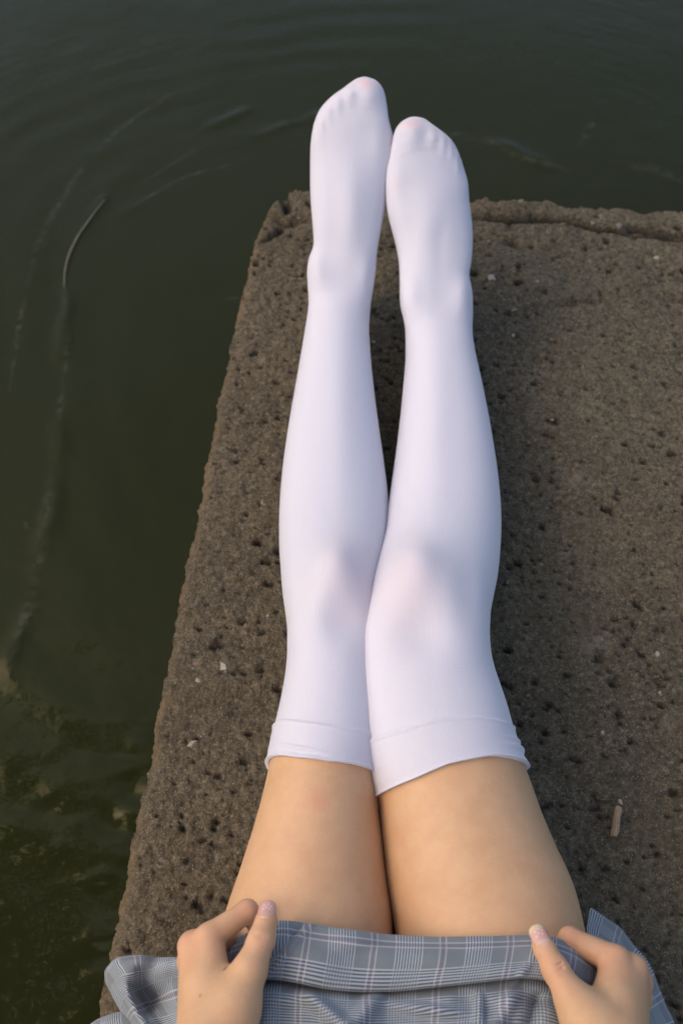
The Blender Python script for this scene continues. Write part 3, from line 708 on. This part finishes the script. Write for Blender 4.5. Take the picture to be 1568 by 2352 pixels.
hand_l = hand_mesh(LH, ELB_L, [crease([(583, 2144, .1815), (600, 2148, .1822), (616, 2146, .1815)], .0006), crease([(584, 2151, .1818), (600, 2154, .1826), (614, 2152, .1818)], .0005),
                               crease([(522, 2220, .1735), (545, 2206, .170)], .0009), crease([(516, 2230, .175), (538, 2222, .173)], .0007), crease([(500, 2180, .160), (535, 2150, .152)], .0009)])
hand_r = hand_mesh(RH, ELB_R, [crease([(1252, 2226, .1805), (1272, 2221, .1828), (1288, 2212, .1805)], .0006), crease([(1256, 2236, .1805), (1274, 2232, .1832), (1292, 2222, .181)], .0006),
                               crease([(1345, 2280, .173), (1385, 2262, .166)], .0011), crease([(1350, 2212, .156), (1378, 2230, .153)], .0009)])

# ---- trunk, arms, neck and head (behind the camera; the photograph shows none of it, but the body goes on)
g, o3 = grid3((-0.36, -0.50, -0.032), (0.44, 0.06, 1.02), 0.008)
def tors(off=0.0, shirt=False):
    d = cone(g, (-0.065, -0.15, 0.10), (0.105, -0.15, 0.10), 0.098, 0.098)
    d = smin(d, cone(g, (0.02, -0.18, 0.15), (0.02, -0.21, 0.30), 0.125, 0.105), 0.06)
    d = smin(d, cone(g, (-0.035, -0.21, 0.30), (-0.05, -0.22, 0.50), 0.075, 0.085), 0.05)
    d = smin(d, cone(g, (0.075, -0.21, 0.30), (0.09, -0.22, 0.50), 0.075, 0.085), 0.05)
    d = smin(d, cone(g, (-0.125, -0.225, 0.565), (0.165, -0.225, 0.565), 0.05, 0.05), 0.06)
    for sgn, el_, wr in ((-1, ELB_L, LH), (1, ELB_R, RH)):
        sh = np.array([0.02 + sgn * 0.155, -0.225, 0.555])
        d = smin(d, cone(g, sh, el_, 0.046, 0.036), 0.03)
        if not shirt: d = smin(d, cone(g, el_, wr['arm'] + (el_ - wr['arm']) * 0.12, 0.036, 0.0225), 0.02)
    if not shirt:
        d = smin(d, cone(g, (0.02, -0.235, 0.58), (0.02, -0.21, 0.70), 0.05, 0.048), 0.04)
        hc = np.array([0.02, -0.20, 0.79]); q = (g - hc) / (0.073, 0.09, 0.105)
        d = smin(d, (np.linalg.norm(q, axis=-1) - 1) * 0.075, 0.03)
        d = smin(d, cone(g, (0.02, -0.145, 0.715), (0.02, -0.165, 0.74), 0.022, 0.04), 0.03)     # chin
        d = smin(d, cone(g, (0.02, -0.112, 0.785), (0.02, -0.100, 0.757), 0.006, 0.010), 0.012)  # nose
        d = smin(d, cone(g, (0.005, -0.110, 0.732), (0.035, -0.110, 0.732), 0.006, 0.006), 0.008)  # mouth
        for sgn in (-1, 1):
            d = smax(d, -cone(g, (0.02 + sgn * 0.026, -0.098, 0.792), (0.02 + sgn * 0.036, -0.100, 0.792), 0.011, 0.009), 0.012)
            d = smin(d, cone(g, (0.02 + sgn * 0.030, -0.119, 0.791), (0.02 + sgn * 0.032, -0.119, 0.791), 0.010, 0.010), 0.003)
            d = smin(d, cone(g, (0.02 + sgn * 0.074, -0.205, 0.80), (0.02 + sgn * 0.070, -0.195, 0.765), 0.012, 0.009), 0.006)
    return d - off
tv, tf = surface_nets(tors(), o3, 0.008)
# thighs and calves run into the trunk: one skin by remeshing
rows = np.concatenate([np.arange(2220, 2700, 12), [2700]])
parts = [(tv, [tuple(q) for q in tf])]
for leg in (Lleg, Rleg):
    rr = rows; V = leg_mesh(leg, rr, 72, -0.0012)
    hip = np.array([(-0.055 if not leg.right else 0.10), -0.14, 0.10])
    base = V[-1].mean(0); V = np.concatenate([V, (hip + (V[-1] - base) * 1.0)[None]], 0)
    n = len(V); Fq = [tuple(q) for q in grid_faces(n, 72, True)] + [tuple(range(72))[::-1], tuple(range((n - 1) * 72, n * 72))]
    parts.append((V.reshape(-1, 3), Fq))
bv, bf = merge(parts)
tmp = mesh_obj('tmp_body', bv, bf, MS)
bm = bmesh.new(); bm.from_mesh(tmp.data); bmesh.ops.recalc_face_normals(bm, faces=bm.faces); bm.to_mesh(tmp.data); bm.free()
md = tmp.modifiers.new('r', 'REMESH'); md.mode = 'VOXEL'; md.voxel_size = 0.0034
ms = tmp.modifiers.new('s', 'SMOOTH'); ms.factor = 0.5; ms.iterations = 4
dg = bpy.context.evaluated_depsgraph_get(); me2 = bpy.data.meshes.new_from_object(tmp.evaluated_get(dg))
bpy.data.objects.remove(tmp)
# cut the arms short of the wrists, bridge each to its hand: one continuous skin
bm = bmesh.new(); bm.from_mesh(me2)
# thighs join the hips in the same way, hidden under the skirt
for leg in (Lleg, Rleg):
    NT = 128; rr = np.concatenate([np.arange(leg.q[0] + 3, leg.q[0] + 70, 4), np.arange(leg.q[0] + 70, 2310, 8), [2310]])
    V = leg_mesh(leg, rr, NT, -0.0012); y0 = V[-1][:, 1].min() - 0.006; mid = 0.044
    sel = lambda co: co.z < 0.158 and co.y > y0 - 0.02 and ((co.x > mid) == leg.right)
    fs = [f for f in bm.faces if all(sel(v.co) for v in f.verts)]
    geo = list({v for f in fs for v in f.verts}) + list({e for f in fs for e in f.edges}) + fs
    bmesh.ops.bisect_plane(bm, geom=geo, plane_co=(0, y0, 0), plane_no=(0, 1, 0))
    bmesh.ops.delete(bm, geom=[v for v in bm.verts if sel(v.co) and v.co.y > y0 + 1e-5], context='VERTS')
    old = set(bm.edges); vv = [[bm.verts.new(p) for p in ring] for ring in V]
    for a_, b_ in zip(vv[:-1], vv[1:]):
        for j in range(NT): bm.faces.new((a_[j], a_[(j + 1) % NT], b_[(j + 1) % NT], b_[j]))
    bm.faces.new(vv[0])
    last = set(vv[-1]); rims = [e for e in bm.edges if e.is_boundary and ((e.verts[0] in last) or (e in old and abs(e.verts[0].co.y - y0) < 0.002 and sel(e.verts[0].co)))]
    bmesh.ops.bridge_loops(bm, edges=rims)
for V, Fq, ct, dr in (hand_l, hand_r):
    ws = [v for v in bm.verts if (Vector(v.co) - Vector(ct)).length < 0.16 and v.co.z > 0.158]
    vset = set(ws); fs = [f for f in bm.faces if all(v in vset for v in f.verts) and f.calc_center_median().x * dr[0] > 0]
    fs = [f for f in fs if (np.array(f.calc_center_median()) - ct - dr * ((np.array(f.calc_center_median()) - ct) @ dr)) @ (np.array(f.calc_center_median()) - ct - dr * ((np.array(f.calc_center_median()) - ct) @ dr)) < 0.036 ** 2]
    geo = list({v for f in fs for v in f.verts}) + list({e for f in fs for e in f.edges}) + fs
    c2 = ct + dr * 0.006
    r_ = bmesh.ops.bisect_plane(bm, geom=geo, plane_co=c2, plane_no=-dr, clear_outer=False)
    cut = [e for e in r_['geom_cut'] if isinstance(e, bmesh.types.BMEdge)]
    kill = [v for v in geo if isinstance(v, bmesh.types.BMVert) and v.is_valid and (np.array(v.co) - c2) @ dr < -1e-6]
    bmesh.ops.delete(bm, geom=kill, context='VERTS')
    hb = bmesh.new(); vs_ = [hb.verts.new(v) for v in V]
    for q in Fq: hb.faces.new([vs_[i] for i in q])
    bmesh.ops.bisect_plane(hb, geom=hb.verts[:] + hb.edges[:] + hb.faces[:], plane_co=ct, plane_no=dr, clear_outer=True)
    tm = bpy.data.meshes.new('t'); hb.to_mesh(tm); hb.free(); bm.from_mesh(tm); bpy.data.meshes.remove(tm)
    rims = [e for e in bm.edges if e.is_boundary and (np.linalg.norm(np.array(e.verts[0].co) - ct) < 0.06)]
    bmesh.ops.bridge_loops(bm, edges=rims)
seen = set()
for v0 in list(bm.verts):                                   # drop stray bubbles inside the flesh
    if v0 in seen: continue
    stk = [v0]; isl = [v0]; seen.add(v0)
    while stk:
        for e in stk.pop().link_edges:
            for q in e.verts:
                if q not in seen: seen.add(q); stk.append(q); isl.append(q)
    if len(isl) < 2000: bmesh.ops.delete(bm, geom=isl, context='VERTS')
bmesh.ops.recalc_face_normals(bm, faces=bm.faces)
me3 = bpy.data.meshes.new('body'); bm.to_mesh(me3); bm.free()
bv = np.empty(len(me3.vertices) * 3, np.float32); me3.vertices.foreach_get('co', bv); bv = bv.reshape(-1, 3).astype(float)
flush = np.zeros(len(bv)); mole = np.zeros(len(bv))
for (px, py, z, r, k) in ((728, 1838, .139, .008, .5), (708, 1846, .138, .006, .3), (575, 1975, .10, .006, .3), (575, 2085, .158, .014, .5), (440, 2175, .155, .016, .4), (480, 2150, .165, .014, .25), (545, 2170, .145, .016, .45), (612, 2090, .17, .010, .35),
                          (600, 2150, .18, .012, .25), (1305, 2145, .155, .014, .5), (1412, 2200, .16, .016, .4), (1465, 2225, .15, .016, .35), (1272, 2226, .18, .014, .35), (1360, 2240, .145, .018, .45), (1245, 2170, .17, .010, .3)):
    c_ = P(px, py, z); flush = np.maximum(flush, k * np.exp(-np.sum((bv - c_) ** 2, 1) / r ** 2))
qx, qy = pix(bv)
mole = np.exp(-(((qx - 460) / 2.2) ** 2 + ((qy - 2287) / 2.6) ** 2)) * (bv[:, 2] > 0.15) * (bv[:, 2] < 0.25) * (bv[:, 1] > -0.05)
for k_, v_ in (('flush', flush), ('mole', mole)):
    me3.attributes.new(k_, 'FLOAT', 'POINT').data.foreach_set('value', v_.astype(np.float32))
me3.polygons.foreach_set('use_smooth', np.ones(len(me3.polygons), bool)); me3.materials.append(MS)
body = bpy.data.objects.new('body', me3); C.objects.link(body); under_person(body)

# shirt and hair
sh = np.maximum(tors(0.006, True), np.maximum(0.215 - g[..., 2], np.maximum(g[..., 2] - 0.64, 0.115 - np.hypot(g[..., 0] - 0.02, (g[..., 1] + 0.21)) + 0 * g[..., 0] - 0.07 * (g[..., 2] < 0.55))))
sh = np.where(g[..., 2] < 0.55, np.maximum(tors(0.006, True), 0.215 - g[..., 2]), np.maximum(tors(0.006, True), 0.062 - np.hypot(g[..., 0] - 0.02, g[..., 1] + 0.23)))
sv_, sf_ = surface_nets(sh, o3, 0.008)
under_person(mesh_obj('shirt', sv_, sf_, mat_plain('white_cotton', (0.62, 0.62, 0.64), 0.9, 0.06, 40)))
hc = np.array([0.02, -0.215, 0.805]); hd = (np.linalg.norm((g - hc) / (0.086, 0.100, 0.112), axis=-1) - 1) * 0.09
hd = smin(hd, cone(g, (0.02, -0.29, 0.78), (0.02, -0.315, 0.50), 0.06, 0.045), 0.05)
hd = smax(hd, -(np.linalg.norm((g - (0.02, -0.10, 0.755)) / (0.068, 0.075, 0.085), axis=-1) - 1) * 0.07, 0.01)
hv_, hf_ = surface_nets(hd, o3, 0.008)
under_person(mesh_obj('hair', hv_, hf_, mat_plain('dark_hair', (0.02, 0.014, 0.01), 0.45, 0.4, 90)))

# ---- thumb nails
def nail(pts, tilt, free):
    t0, t1 = pts['thumb'][-2][0], pts['thumb'][-1][0]; r0 = pts['thumb'][-1][1]
    ax = t1 - t0; ax /= np.linalg.norm(ax)
    view = np.array([0, 0, H]) - t1; view /= np.linalg.norm(view)
    nrm = view - ax * (view @ ax); nrm /= np.linalg.norm(nrm); side = np.cross(ax, nrm)
    nrm = nrm * math.cos(tilt) + side * math.sin(tilt); side = np.cross(ax, nrm)
    U, Vv = np.meshgrid(np.linspace(-1, 1, 25), np.linspace(-1, 1, 31), indexing='ij')
    # square to rounded nail
    uu = U * np.sqrt(1 - 0.32 * Vv ** 2); vv = Vv * np.sqrt(1 - 0.42 * U ** 2)
    L = 0.0068 + 0.0010 * free
    ang = uu * 0.95; rr = r0 + 0.0007 + 0.0006 * (1 - 0) 
    base = t1 + ax * (-0.0004 + 0.0012 * free)
    Pn = base + ax * (vv * L)[..., None] + side * (np.sin(ang) * rr)[..., None] + nrm * (np.cos(ang) * rr - 0.0009 * np.clip(vv, 0, 1) ** 2 + 0.0004 * np.clip(-vv, 0, 1))[..., None]
    lun = 1 / (1 + np.exp((vv + 0.55 + 0.25 * uu ** 2) * 18)); fr = 1 / (1 + np.exp(-(vv - 0.50) * 14)) * free
    dot = np.zeros_like(uu)
    for (a_, b_) in ((-0.3, 0.35), (0.1, 0.5), (-0.05, 0.15), (0.35, 0.3), (-0.35, -0.05), (0.25, 0.0)): dot = np.maximum(dot, np.exp(-(((uu - a_) / 0.09) ** 2 + ((vv - b_) / 0.075) ** 2)))
    o = mesh_obj('thumb_nail', Pn.reshape(-1, 3), grid_faces(25, 31), MN, attrs={'lunula': lun, 'free': fr, 'dot': dot})
    sol = o.modifiers.new('t', 'SOLIDIFY'); sol.thickness = 0.0006; sol.offset = 0
    o.parent = body
nail(LH, -0.15, 0.0); nail(RH, 0.2, 1.0)

# ---- skirt: one cloth laid out in panels (pixel, pixel, height) -> fabric coordinates
def catmull(Cg, n, axis):
    Cg = np.moveaxis(np.asarray(Cg, float), axis, 0); m_ = len(Cg)
    q = np.linspace(0, m_ - 1, n); i = np.clip(q.astype(int), 0, m_ - 2); t = (q - i).reshape(-1, *([1] * (Cg.ndim - 1)))
    p0 = Cg[np.clip(i - 1, 0, m_ - 1)]; p1 = Cg[i]; p2 = Cg[i + 1]; p3 = Cg[np.clip(i + 2, 0, m_ - 1)]
    r_ = 0.5 * (2 * p1 + (p2 - p0) * t + (2 * p0 - 5 * p1 + 4 * p2 - p3) * t ** 2 + (3 * p1 - p0 - 3 * p2 + p3) * t ** 3)
    return np.moveaxis(r_, 0, axis)
def panel(rows_, nu, nv, u0=0.0, v0=0.0, fold=None, rotuv=0.0, world_rows=()):
    Cg = np.array(rows_, float)                                # rows x cols x 3, pixel pixel z
    Wc = P(Cg[..., 0], Cg[..., 1], Cg[..., 2])
    for r_, pts_ in world_rows: Wc[r_] = pts_
    G = catmull(catmull(Wc, nv, 0), nu, 1)
    if fold is not None:
        px_, py_ = pix(G); G = G + np.array([0, 0, 1.0]) * fold(px_, py_)[..., None]
    du = np.linalg.norm(np.diff(G, axis=1), axis=-1); dv = np.linalg.norm(np.diff(G, axis=0), axis=-1)
    u = np.concatenate([[0], np.cumsum(du.mean(0))]); v = np.concatenate([[0], np.cumsum(dv.mean(1))])
    Ug, Vg = np.meshgrid(u + u0, v + v0, indexing='xy')
    c_, s__ = math.cos(rotuv), math.sin(rotuv)
    return G.reshape(-1, 3), grid_faces(nv, nu), np.stack([Ug * c_ - Vg * s__, Ug * s__ + Vg * c_], -1).reshape(-1, 2)
xs = [480, 560, 640, 780, 905, 1050, 1220, 1290, 1345, 1390]
def row(ys, zs, dx=0, xs_=xs): return [(x + dx, y, z) for x, y, z in zip(xs_, ys, zs)]
zt = [.118, .134, .1500, .1535, .1500, .1545, .1560, .152, .142, .125]
zp = lambda d_: [z + d_ for z in zt]
front = [row([2205, 2170, 2140, 2158, 2171, 2176, 2171, 2183, 2215, 2255], zp(-.010)),
         row([2188, 2154, 2124, 2142, 2155, 2160, 2156, 2168, 2202, 2242], zp(-.002)),
         row([2186, 2152, 2121, 2139, 2152, 2157, 2153, 2165, 2199, 2240], zp(.0015)),
         row([2212, 2178, 2148, 2166, 2178, 2180, 2174, 2188, 2218, 2255], zp(.006)),
         row([2245, 2212, 2188, 2210, 2220, 2216, 2206, 2220, 2250, 2275], zp(.010), -5),
         row([2280, 2258, 2236, 2260, 2265, 2253, 2238, 2252, 2285, 2305], zp(.0095), -14),
         row([2287, 2266, 2245, 2269, 2273, 2260, 2244, 2258, 2292, 2312], zp(.004), -16),
         row([2280, 2258, 2236, 2258, 2262, 2250, 2236, 2250, 2285, 2305], zp(-.006), -16),
         row([2292, 2272, 2250, 2272, 2276, 2262, 2246, 2262, 2300, 2322], zp(-.006), -16),
         row([2320, 2300, 2285, 2300, 2305, 2292, 2280, 2295, 2335, 2360], zp(.004), -18),
         row([2380, 2370, 2360, 2365, 2365, 2360, 2358, 2365, 2390, 2410], zp(.010), -20),
         row([2480] * 10, zp(.016), -20), row([2600] * 10, zp(.03), -20)]
def ffold(px_, py_):
    k = np.clip((py_ - 2272) / 25, 0, 1)
    z = 0.0045 * np.exp(-((px_ - 1098 - (py_ - 2250) * 0.02) / 9) ** 2)
    z = z + 0.006 * np.exp(-((px_ - 700 - (py_ - 2280) * 1.1) / 22) ** 2) + 0.005 * np.exp(-((px_ - 860 + (py_ - 2290) * 0.7) / 26) ** 2)
    z = z + 0.006 * np.exp(-((px_ - 1190 + (py_ - 2260) * 0.55) / 22) ** 2) - 0.006 * np.exp(-((px_ - 1240 + (py_ - 2260) * 0.25) / 16) ** 2)
    z = z + 0.004 * np.exp(-((py_ - 2318 - (px_ - 960) * 0.12) / 12) ** 2) * np.exp(-((px_ - 980) / 90) ** 2)
    z = z + 0.0022 * noise2(px_ / 60, py_ / 44, 401)
    b_ = 0.0018 * noise2(px_ / 90, py_ / 40, 411) + 0.0012 * np.exp(-((px_ - 665 + (py_ - 2180) * 0.9) / 10) ** 2) - 0.0012 * np.exp(-((px_ - 648 + (py_ - 2180) * 0.9) / 8) ** 2)
    b_ = b_ + 0.0018 * np.exp(-((px_ - 1195 + (py_ - 2240) * 0.7) / 9) ** 2) * np.clip((py_ - 2190) / 40, 0, 1)
    return 1.5 * z * k + 1.5 * b_ * (1 - k)
waist = np.array([(x_, y_, z_) for x_, y_, z_ in zip(np.linspace(-0.10, 0.14, 10), -0.12 + 0.03 * np.sin(np.linspace(0, np.pi, 10)), np.full(10, 0.245))])
pans = [panel(front, 260, 220, fold=ffold, world_rows=((12, waist),))]
left = [[(248, 2240, .008), (250, 2222, .03), (272, 2203, .055), (305, 2197, .066), (350, 2199, .068), (410, 2202, .082), (480, 2206, .105)],
        [(244, 2243, .012), (247, 2229, .04), (270, 2214, .064), (303, 2210, .073), (345, 2213, .072), (408, 2214, .086), (480, 2220, .106)],
        [(246, 2256, .014), (254, 2246, .045), (280, 2236, .068), (306, 2236, .070), (336, 2236, .060), (400, 2230, .080), (480, 2240, .105)],
        [(256, 2276, .014), (266, 2270, .045), (288, 2264, .066), (303, 2266, .058), (330, 2264, .045), (390, 2258, .064), (480, 2270, .100)],
        [(268, 2300, .014), (279, 2296, .044), (298, 2294, .062), (314, 2297, .052), (340, 2298, .040), (396, 2300, .056), (480, 2310, .104)],
        [(284, 2330, .014), (296, 2326, .044), (314, 2326, .060), (332, 2328, .052), (358, 2328, .046), (404, 2330, .064), (480, 2345, .110)],
        [(302, 2365, .014), (314, 2362, .044), (334, 2362, .062), (352, 2364, .060), (380, 2364, .062), (420, 2368, .080), (480, 2390, .120)],
        [(320, 2450, .014), (335, 2450, .04), (355, 2450, .065), (380, 2450, .075), (410, 2450, .085), (440, 2450, .10), (480, 2470, .13)]]
lfold = lambda px_, py_: 0.0028 * np.sin((px_ * 0.8 + py_ * 0.9) / 13.0) * np.clip((px_ - 315) / 40, 0, 1) * np.clip((415 - px_) / 30, 0, 1) + 0.0015 * noise2(px_ / 30, py_ / 24, 421)
pans.append(panel(left, 150, 150, 0.013, 0.0, lfold, 0.25))
lowl = [[(200, 2362, .004), (225, 2344, .012), (262, 2330, .018), (300, 2322, .020), (335, 2320, .022), (380, 2325, .03)],
        [(202, 2372, .008), (230, 2355, .022), (268, 2342, .030), (305, 2336, .032), (340, 2336, .034), (385, 2340, .04)],
        [(205, 2400, .008), (240, 2390, .028), (280, 2380, .036), (315, 2376, .038), (350, 2376, .04), (390, 2380, .05)],
        [(200, 2500, .006), (240, 2500, .03), (290, 2500, .04), (330, 2500, .05), (370, 2500, .06), (420, 2500, .08)]]
pans.append(panel(lowl, 90, 60, 0.02, 0.01, None, -0.2))
rightp = [[(1356, 2088, .058), (1392, 2112, .050), (1424, 2134, .046), (1458, 2176, .042), (1484, 2212, .040), (1505, 2262, .036), (1524, 2308, .034), (1548, 2368, .030), (1580, 2460, .02)],
          [(1352, 2092, .064), (1388, 2117, .056), (1420, 2139, .052), (1454, 2180, .047), (1480, 2216, .044), (1501, 2266, .040), (1520, 2312, .037), (1544, 2370, .033), (1576, 2462, .022)],
          [(1348, 2120, .080), (1380, 2142, .078), (1410, 2168, .075), (1440, 2204, .070), (1464, 2236, .066), (1484, 2280, .060), (1502, 2324, .056), (1522, 2376, .05), (1550, 2470, .04)],
          [(1346, 2150, .096), (1374, 2170, .098), (1400, 2196, .096), (1426, 2226, .092), (1446, 2256, .088), (1464, 2296, .084), (1480, 2336, .08), (1500, 2384, .075), (1520, 2480, .07)],
          [(1340, 2185, .108), (1364, 2204, .112), (1386, 2226, .112), (1408, 2252, .110), (1426, 2278, .108), (1444, 2312, .106), (1458, 2348, .104), (1476, 2394, .10), (1490, 2490, .10)],
          [(1322, 2215, .112), (1340, 2236, .118), (1358, 2260, .120), (1376, 2284, .122), (1394, 2310, .122), (1410, 2340, .122), (1424, 2372, .122), (1440, 2410, .122), (1450, 2500, .13)]]
rfold = lambda px_, py_: 0.0030 * np.sin((px_ * 0.9 - py_ * 0.35) / 11.0) * np.clip((py_ - 2110) / 60, 0, 1) * np.clip((px_ - 1345) / 30, 0, 1) + 0.0015 * noise2(px_ / 30, py_ / 30, 431)
pans.append(panel(rightp, 170, 110, 0.01, 0.018, rfold, 0.0))
# sides and back, spread on the ledge round the hips
a_ = np.linspace(math.radians(-10), math.radians(190), 160); k_ = np.linspace(0, 1, 60)
A_, K_ = np.meshgrid(a_, k_, indexing='xy')
fl = 1 + 0.05 * np.sin(A_ * 22) * K_
bxp = 0.02 + np.cos(A_) * (0.135 + 0.10 * K_) * fl; byp = -0.16 - np.sin(A_) * (0.115 + 0.12 * K_) * fl - 0.02
bzp = 0.25 - 0.243 * K_ ** 0.8 + 0.06 * K_ * (1 - K_)
pans.append((np.stack([bxp, byp, bzp], -1).reshape(-1, 3), grid_faces(60, 160), np.stack([A_ * 0.25, K_ * 0.33], -1).reshape(-1, 2)))
v, f, uvs, off = [], [], [], 0
for a_, b_, c_ in pans: v.append(a_); f.append(b_ + off); uvs.append(c_); off += len(a_)
skirt = mesh_obj('skirt', np.concatenate(v), np.concatenate(f), MP, uv=np.concatenate(uvs)); under_person(skirt)
sol = skirt.modifiers.new('cloth', 'SOLIDIFY'); sol.thickness = 0.0011; sol.offset = -1

# ================================================================== SMALL THINGS
# broken stub of wood on the ledge
a0, a1 = P(1409, 1922, 0.006), P(1420, 1854, 0.006)
n_ = 9; pts = [a0 + (a1 - a0) * t for t in np.linspace(0, 1, n_)]
v, f = tube(pts, [0.0025, 0.0031, 0.0032, 0.0030, 0.0032, 0.0033, 0.0033, 0.0031, 0.0024], 9, 0.16)
v[:, 2] = np.maximum(v[:, 2] + ground_z(a0[0], a0[1]) - 0.0015, -0.004)
mw = M('dry_wood'); gg = mw.n('ShaderNodeTexCoord').outputs['Object']; mp = mw.n('ShaderNodeMapping'); mp.inputs['Scale'].default_value = (900, 90, 900); mw.l(gg, mp.inputs[0])
nn = mw.noise(1, 4, 0.6, mp.outputs[0]); mw.set(Base_Color=mw.mix(nn, (0.15, 0.105, 0.065), (0.40, 0.30, 0.19)), Roughness=0.85, Normal=mw.bump(nn, 0.6, 0.001))
tag(mesh_obj('twig', v, f, mw.m, smooth=False), 'short broken stub of dry brown twig lying on the concrete', 'twig')
# pale reed afloat on the water
rp = np.array([(242, 458), (220, 485), (200, 512), (182, 538), (166, 568), (155, 597), (149, 628), (148, 660)], float)
pts = P(rp[:, 0], rp[:, 1], WATER_Z + 0.0045); pts = catmull(pts, 30, 0)
v, f = tube(pts, list(0.0002 + 0.0009 * np.sin(np.linspace(0.15, 3.0, 30)) ** 0.7), 7, 0.1)
tag(mesh_obj('reed', v, f, mat_plain('pale_reed', (0.19, 0.175, 0.13), 0.7, 0.4, 120)), 'thin pale reed stalk floating curved on the green water', 'reed')
# pale ribbons that paint the sheen of ripple crests onto the water
fm = M('ripple_sheen'); fg = fm.n('ShaderNodeTexCoord').outputs['Object']
uvx = fm.n('ShaderNodeSeparateXYZ'); fm.l(fm.n('ShaderNodeUVMap').outputs[0], uvx.inputs[0])
den = fm.math('MULTIPLY', fm.ramp(fm.noise(60, 5, 0.7, fg), (0.42, 0.0), (0.75, 1.0)), fm.ramp(fm.noise(9, 2, 0.5, fg), (0.35, 0.0), (0.65, 1.0)))
prof = fm.math('SUBTRACT', 1.0, fm.math('ABSOLUTE', uvx.outputs[0]), clamp=True)
al = fm.math('MULTIPLY', fm.math('MULTIPLY', den, fm.math('POWER', prof, 1.5)), 0.32)
fm.set(Base_Color=(0.20, 0.20, 0.16), Roughness=0.7, Alpha=al)
FV, FF, FU, o_ = [], [], [], 0
def wz(p):
    i_ = np.clip(np.searchsorted(ya, p[:, 1]), 0, len(ya) - 1); j_ = np.clip(np.searchsorted(xa, p[:, 0]), 0, len(xa) - 1)
    return np.maximum.reduce([(WZ * near)[np.clip(i_ + a_, 0, len(ya) - 1), np.clip(j_ + b_, 0, len(xa) - 1)] for a_ in (-1, 0, 1) for b_ in (-1, 0, 1)])
for pth, wd in (([(10, 1600), (40, 1480), (75, 1350), (110, 1150), (135, 980), (152, 830), (150, 700), (149, 640)], .011), ([(95, 1300), (120, 1120), (140, 960)], .02), ([(300, 480), (420, 410), (560, 370)], .008), ([(540, 330), (650, 285), (735, 262)], .011), ([(330, 420), (480, 330), (640, 270)], .009), ([(60, 1200), (90, 1330), (40, 1480)], .02),
                ([(1010, 300), (1120, 322), (1200, 362), (1350, 402)], .020), ([(1330, 340), (1360, 280)], .014), ([(1420, 380), (1500, 390), (1560, 420)], .018), ([(460, 690), (560, 685)], .006), ([(20, 900), (90, 560), (240, 330), (420, 200)], .012)):
    q = catmull(P([a_[0] for a_ in pth], [a_[1] for a_ in pth], WATER_Z), 60, 0)
    t_g = np.gradient(q, axis=0); sd_ = np.stack([-t_g[:, 1], t_g[:, 0], 0 * t_g[:, 0]], -1); sd_ /= np.linalg.norm(sd_, axis=1)[:, None] + 1e-9
    tap = np.sin(np.linspace(0.05, np.pi - 0.05, 60)) ** 0.5
    for a_ in (-1, 0, 1):
        e_ = q + sd_ * (a_ * wd * tap)[:, None]; e_[:, 2] = WATER_Z + wz(e_) + 0.0008; FV.append(e_); FU.append(np.stack([np.full(60, a_), np.linspace(0, 1, 60)], -1))
    idx = np.arange(60); 
    for a_ in (0, 1):
        b0 = o_ + a_ * 60; FF.append(np.stack([b0 + idx[:-1], b0 + idx[1:], b0 + 60 + idx[1:], b0 + 60 + idx[:-1]], -1))
    o_ += 180
fo = mesh_obj('ripple_sheen', np.concatenate(FV), np.concatenate(FF)[:, ::-1], fm.m, uv=np.concatenate(FU), kind='stuff')
tag(fo, 'faint pale painted ripple sheen in thin curved streaks on the water', 'ripple_sheen')
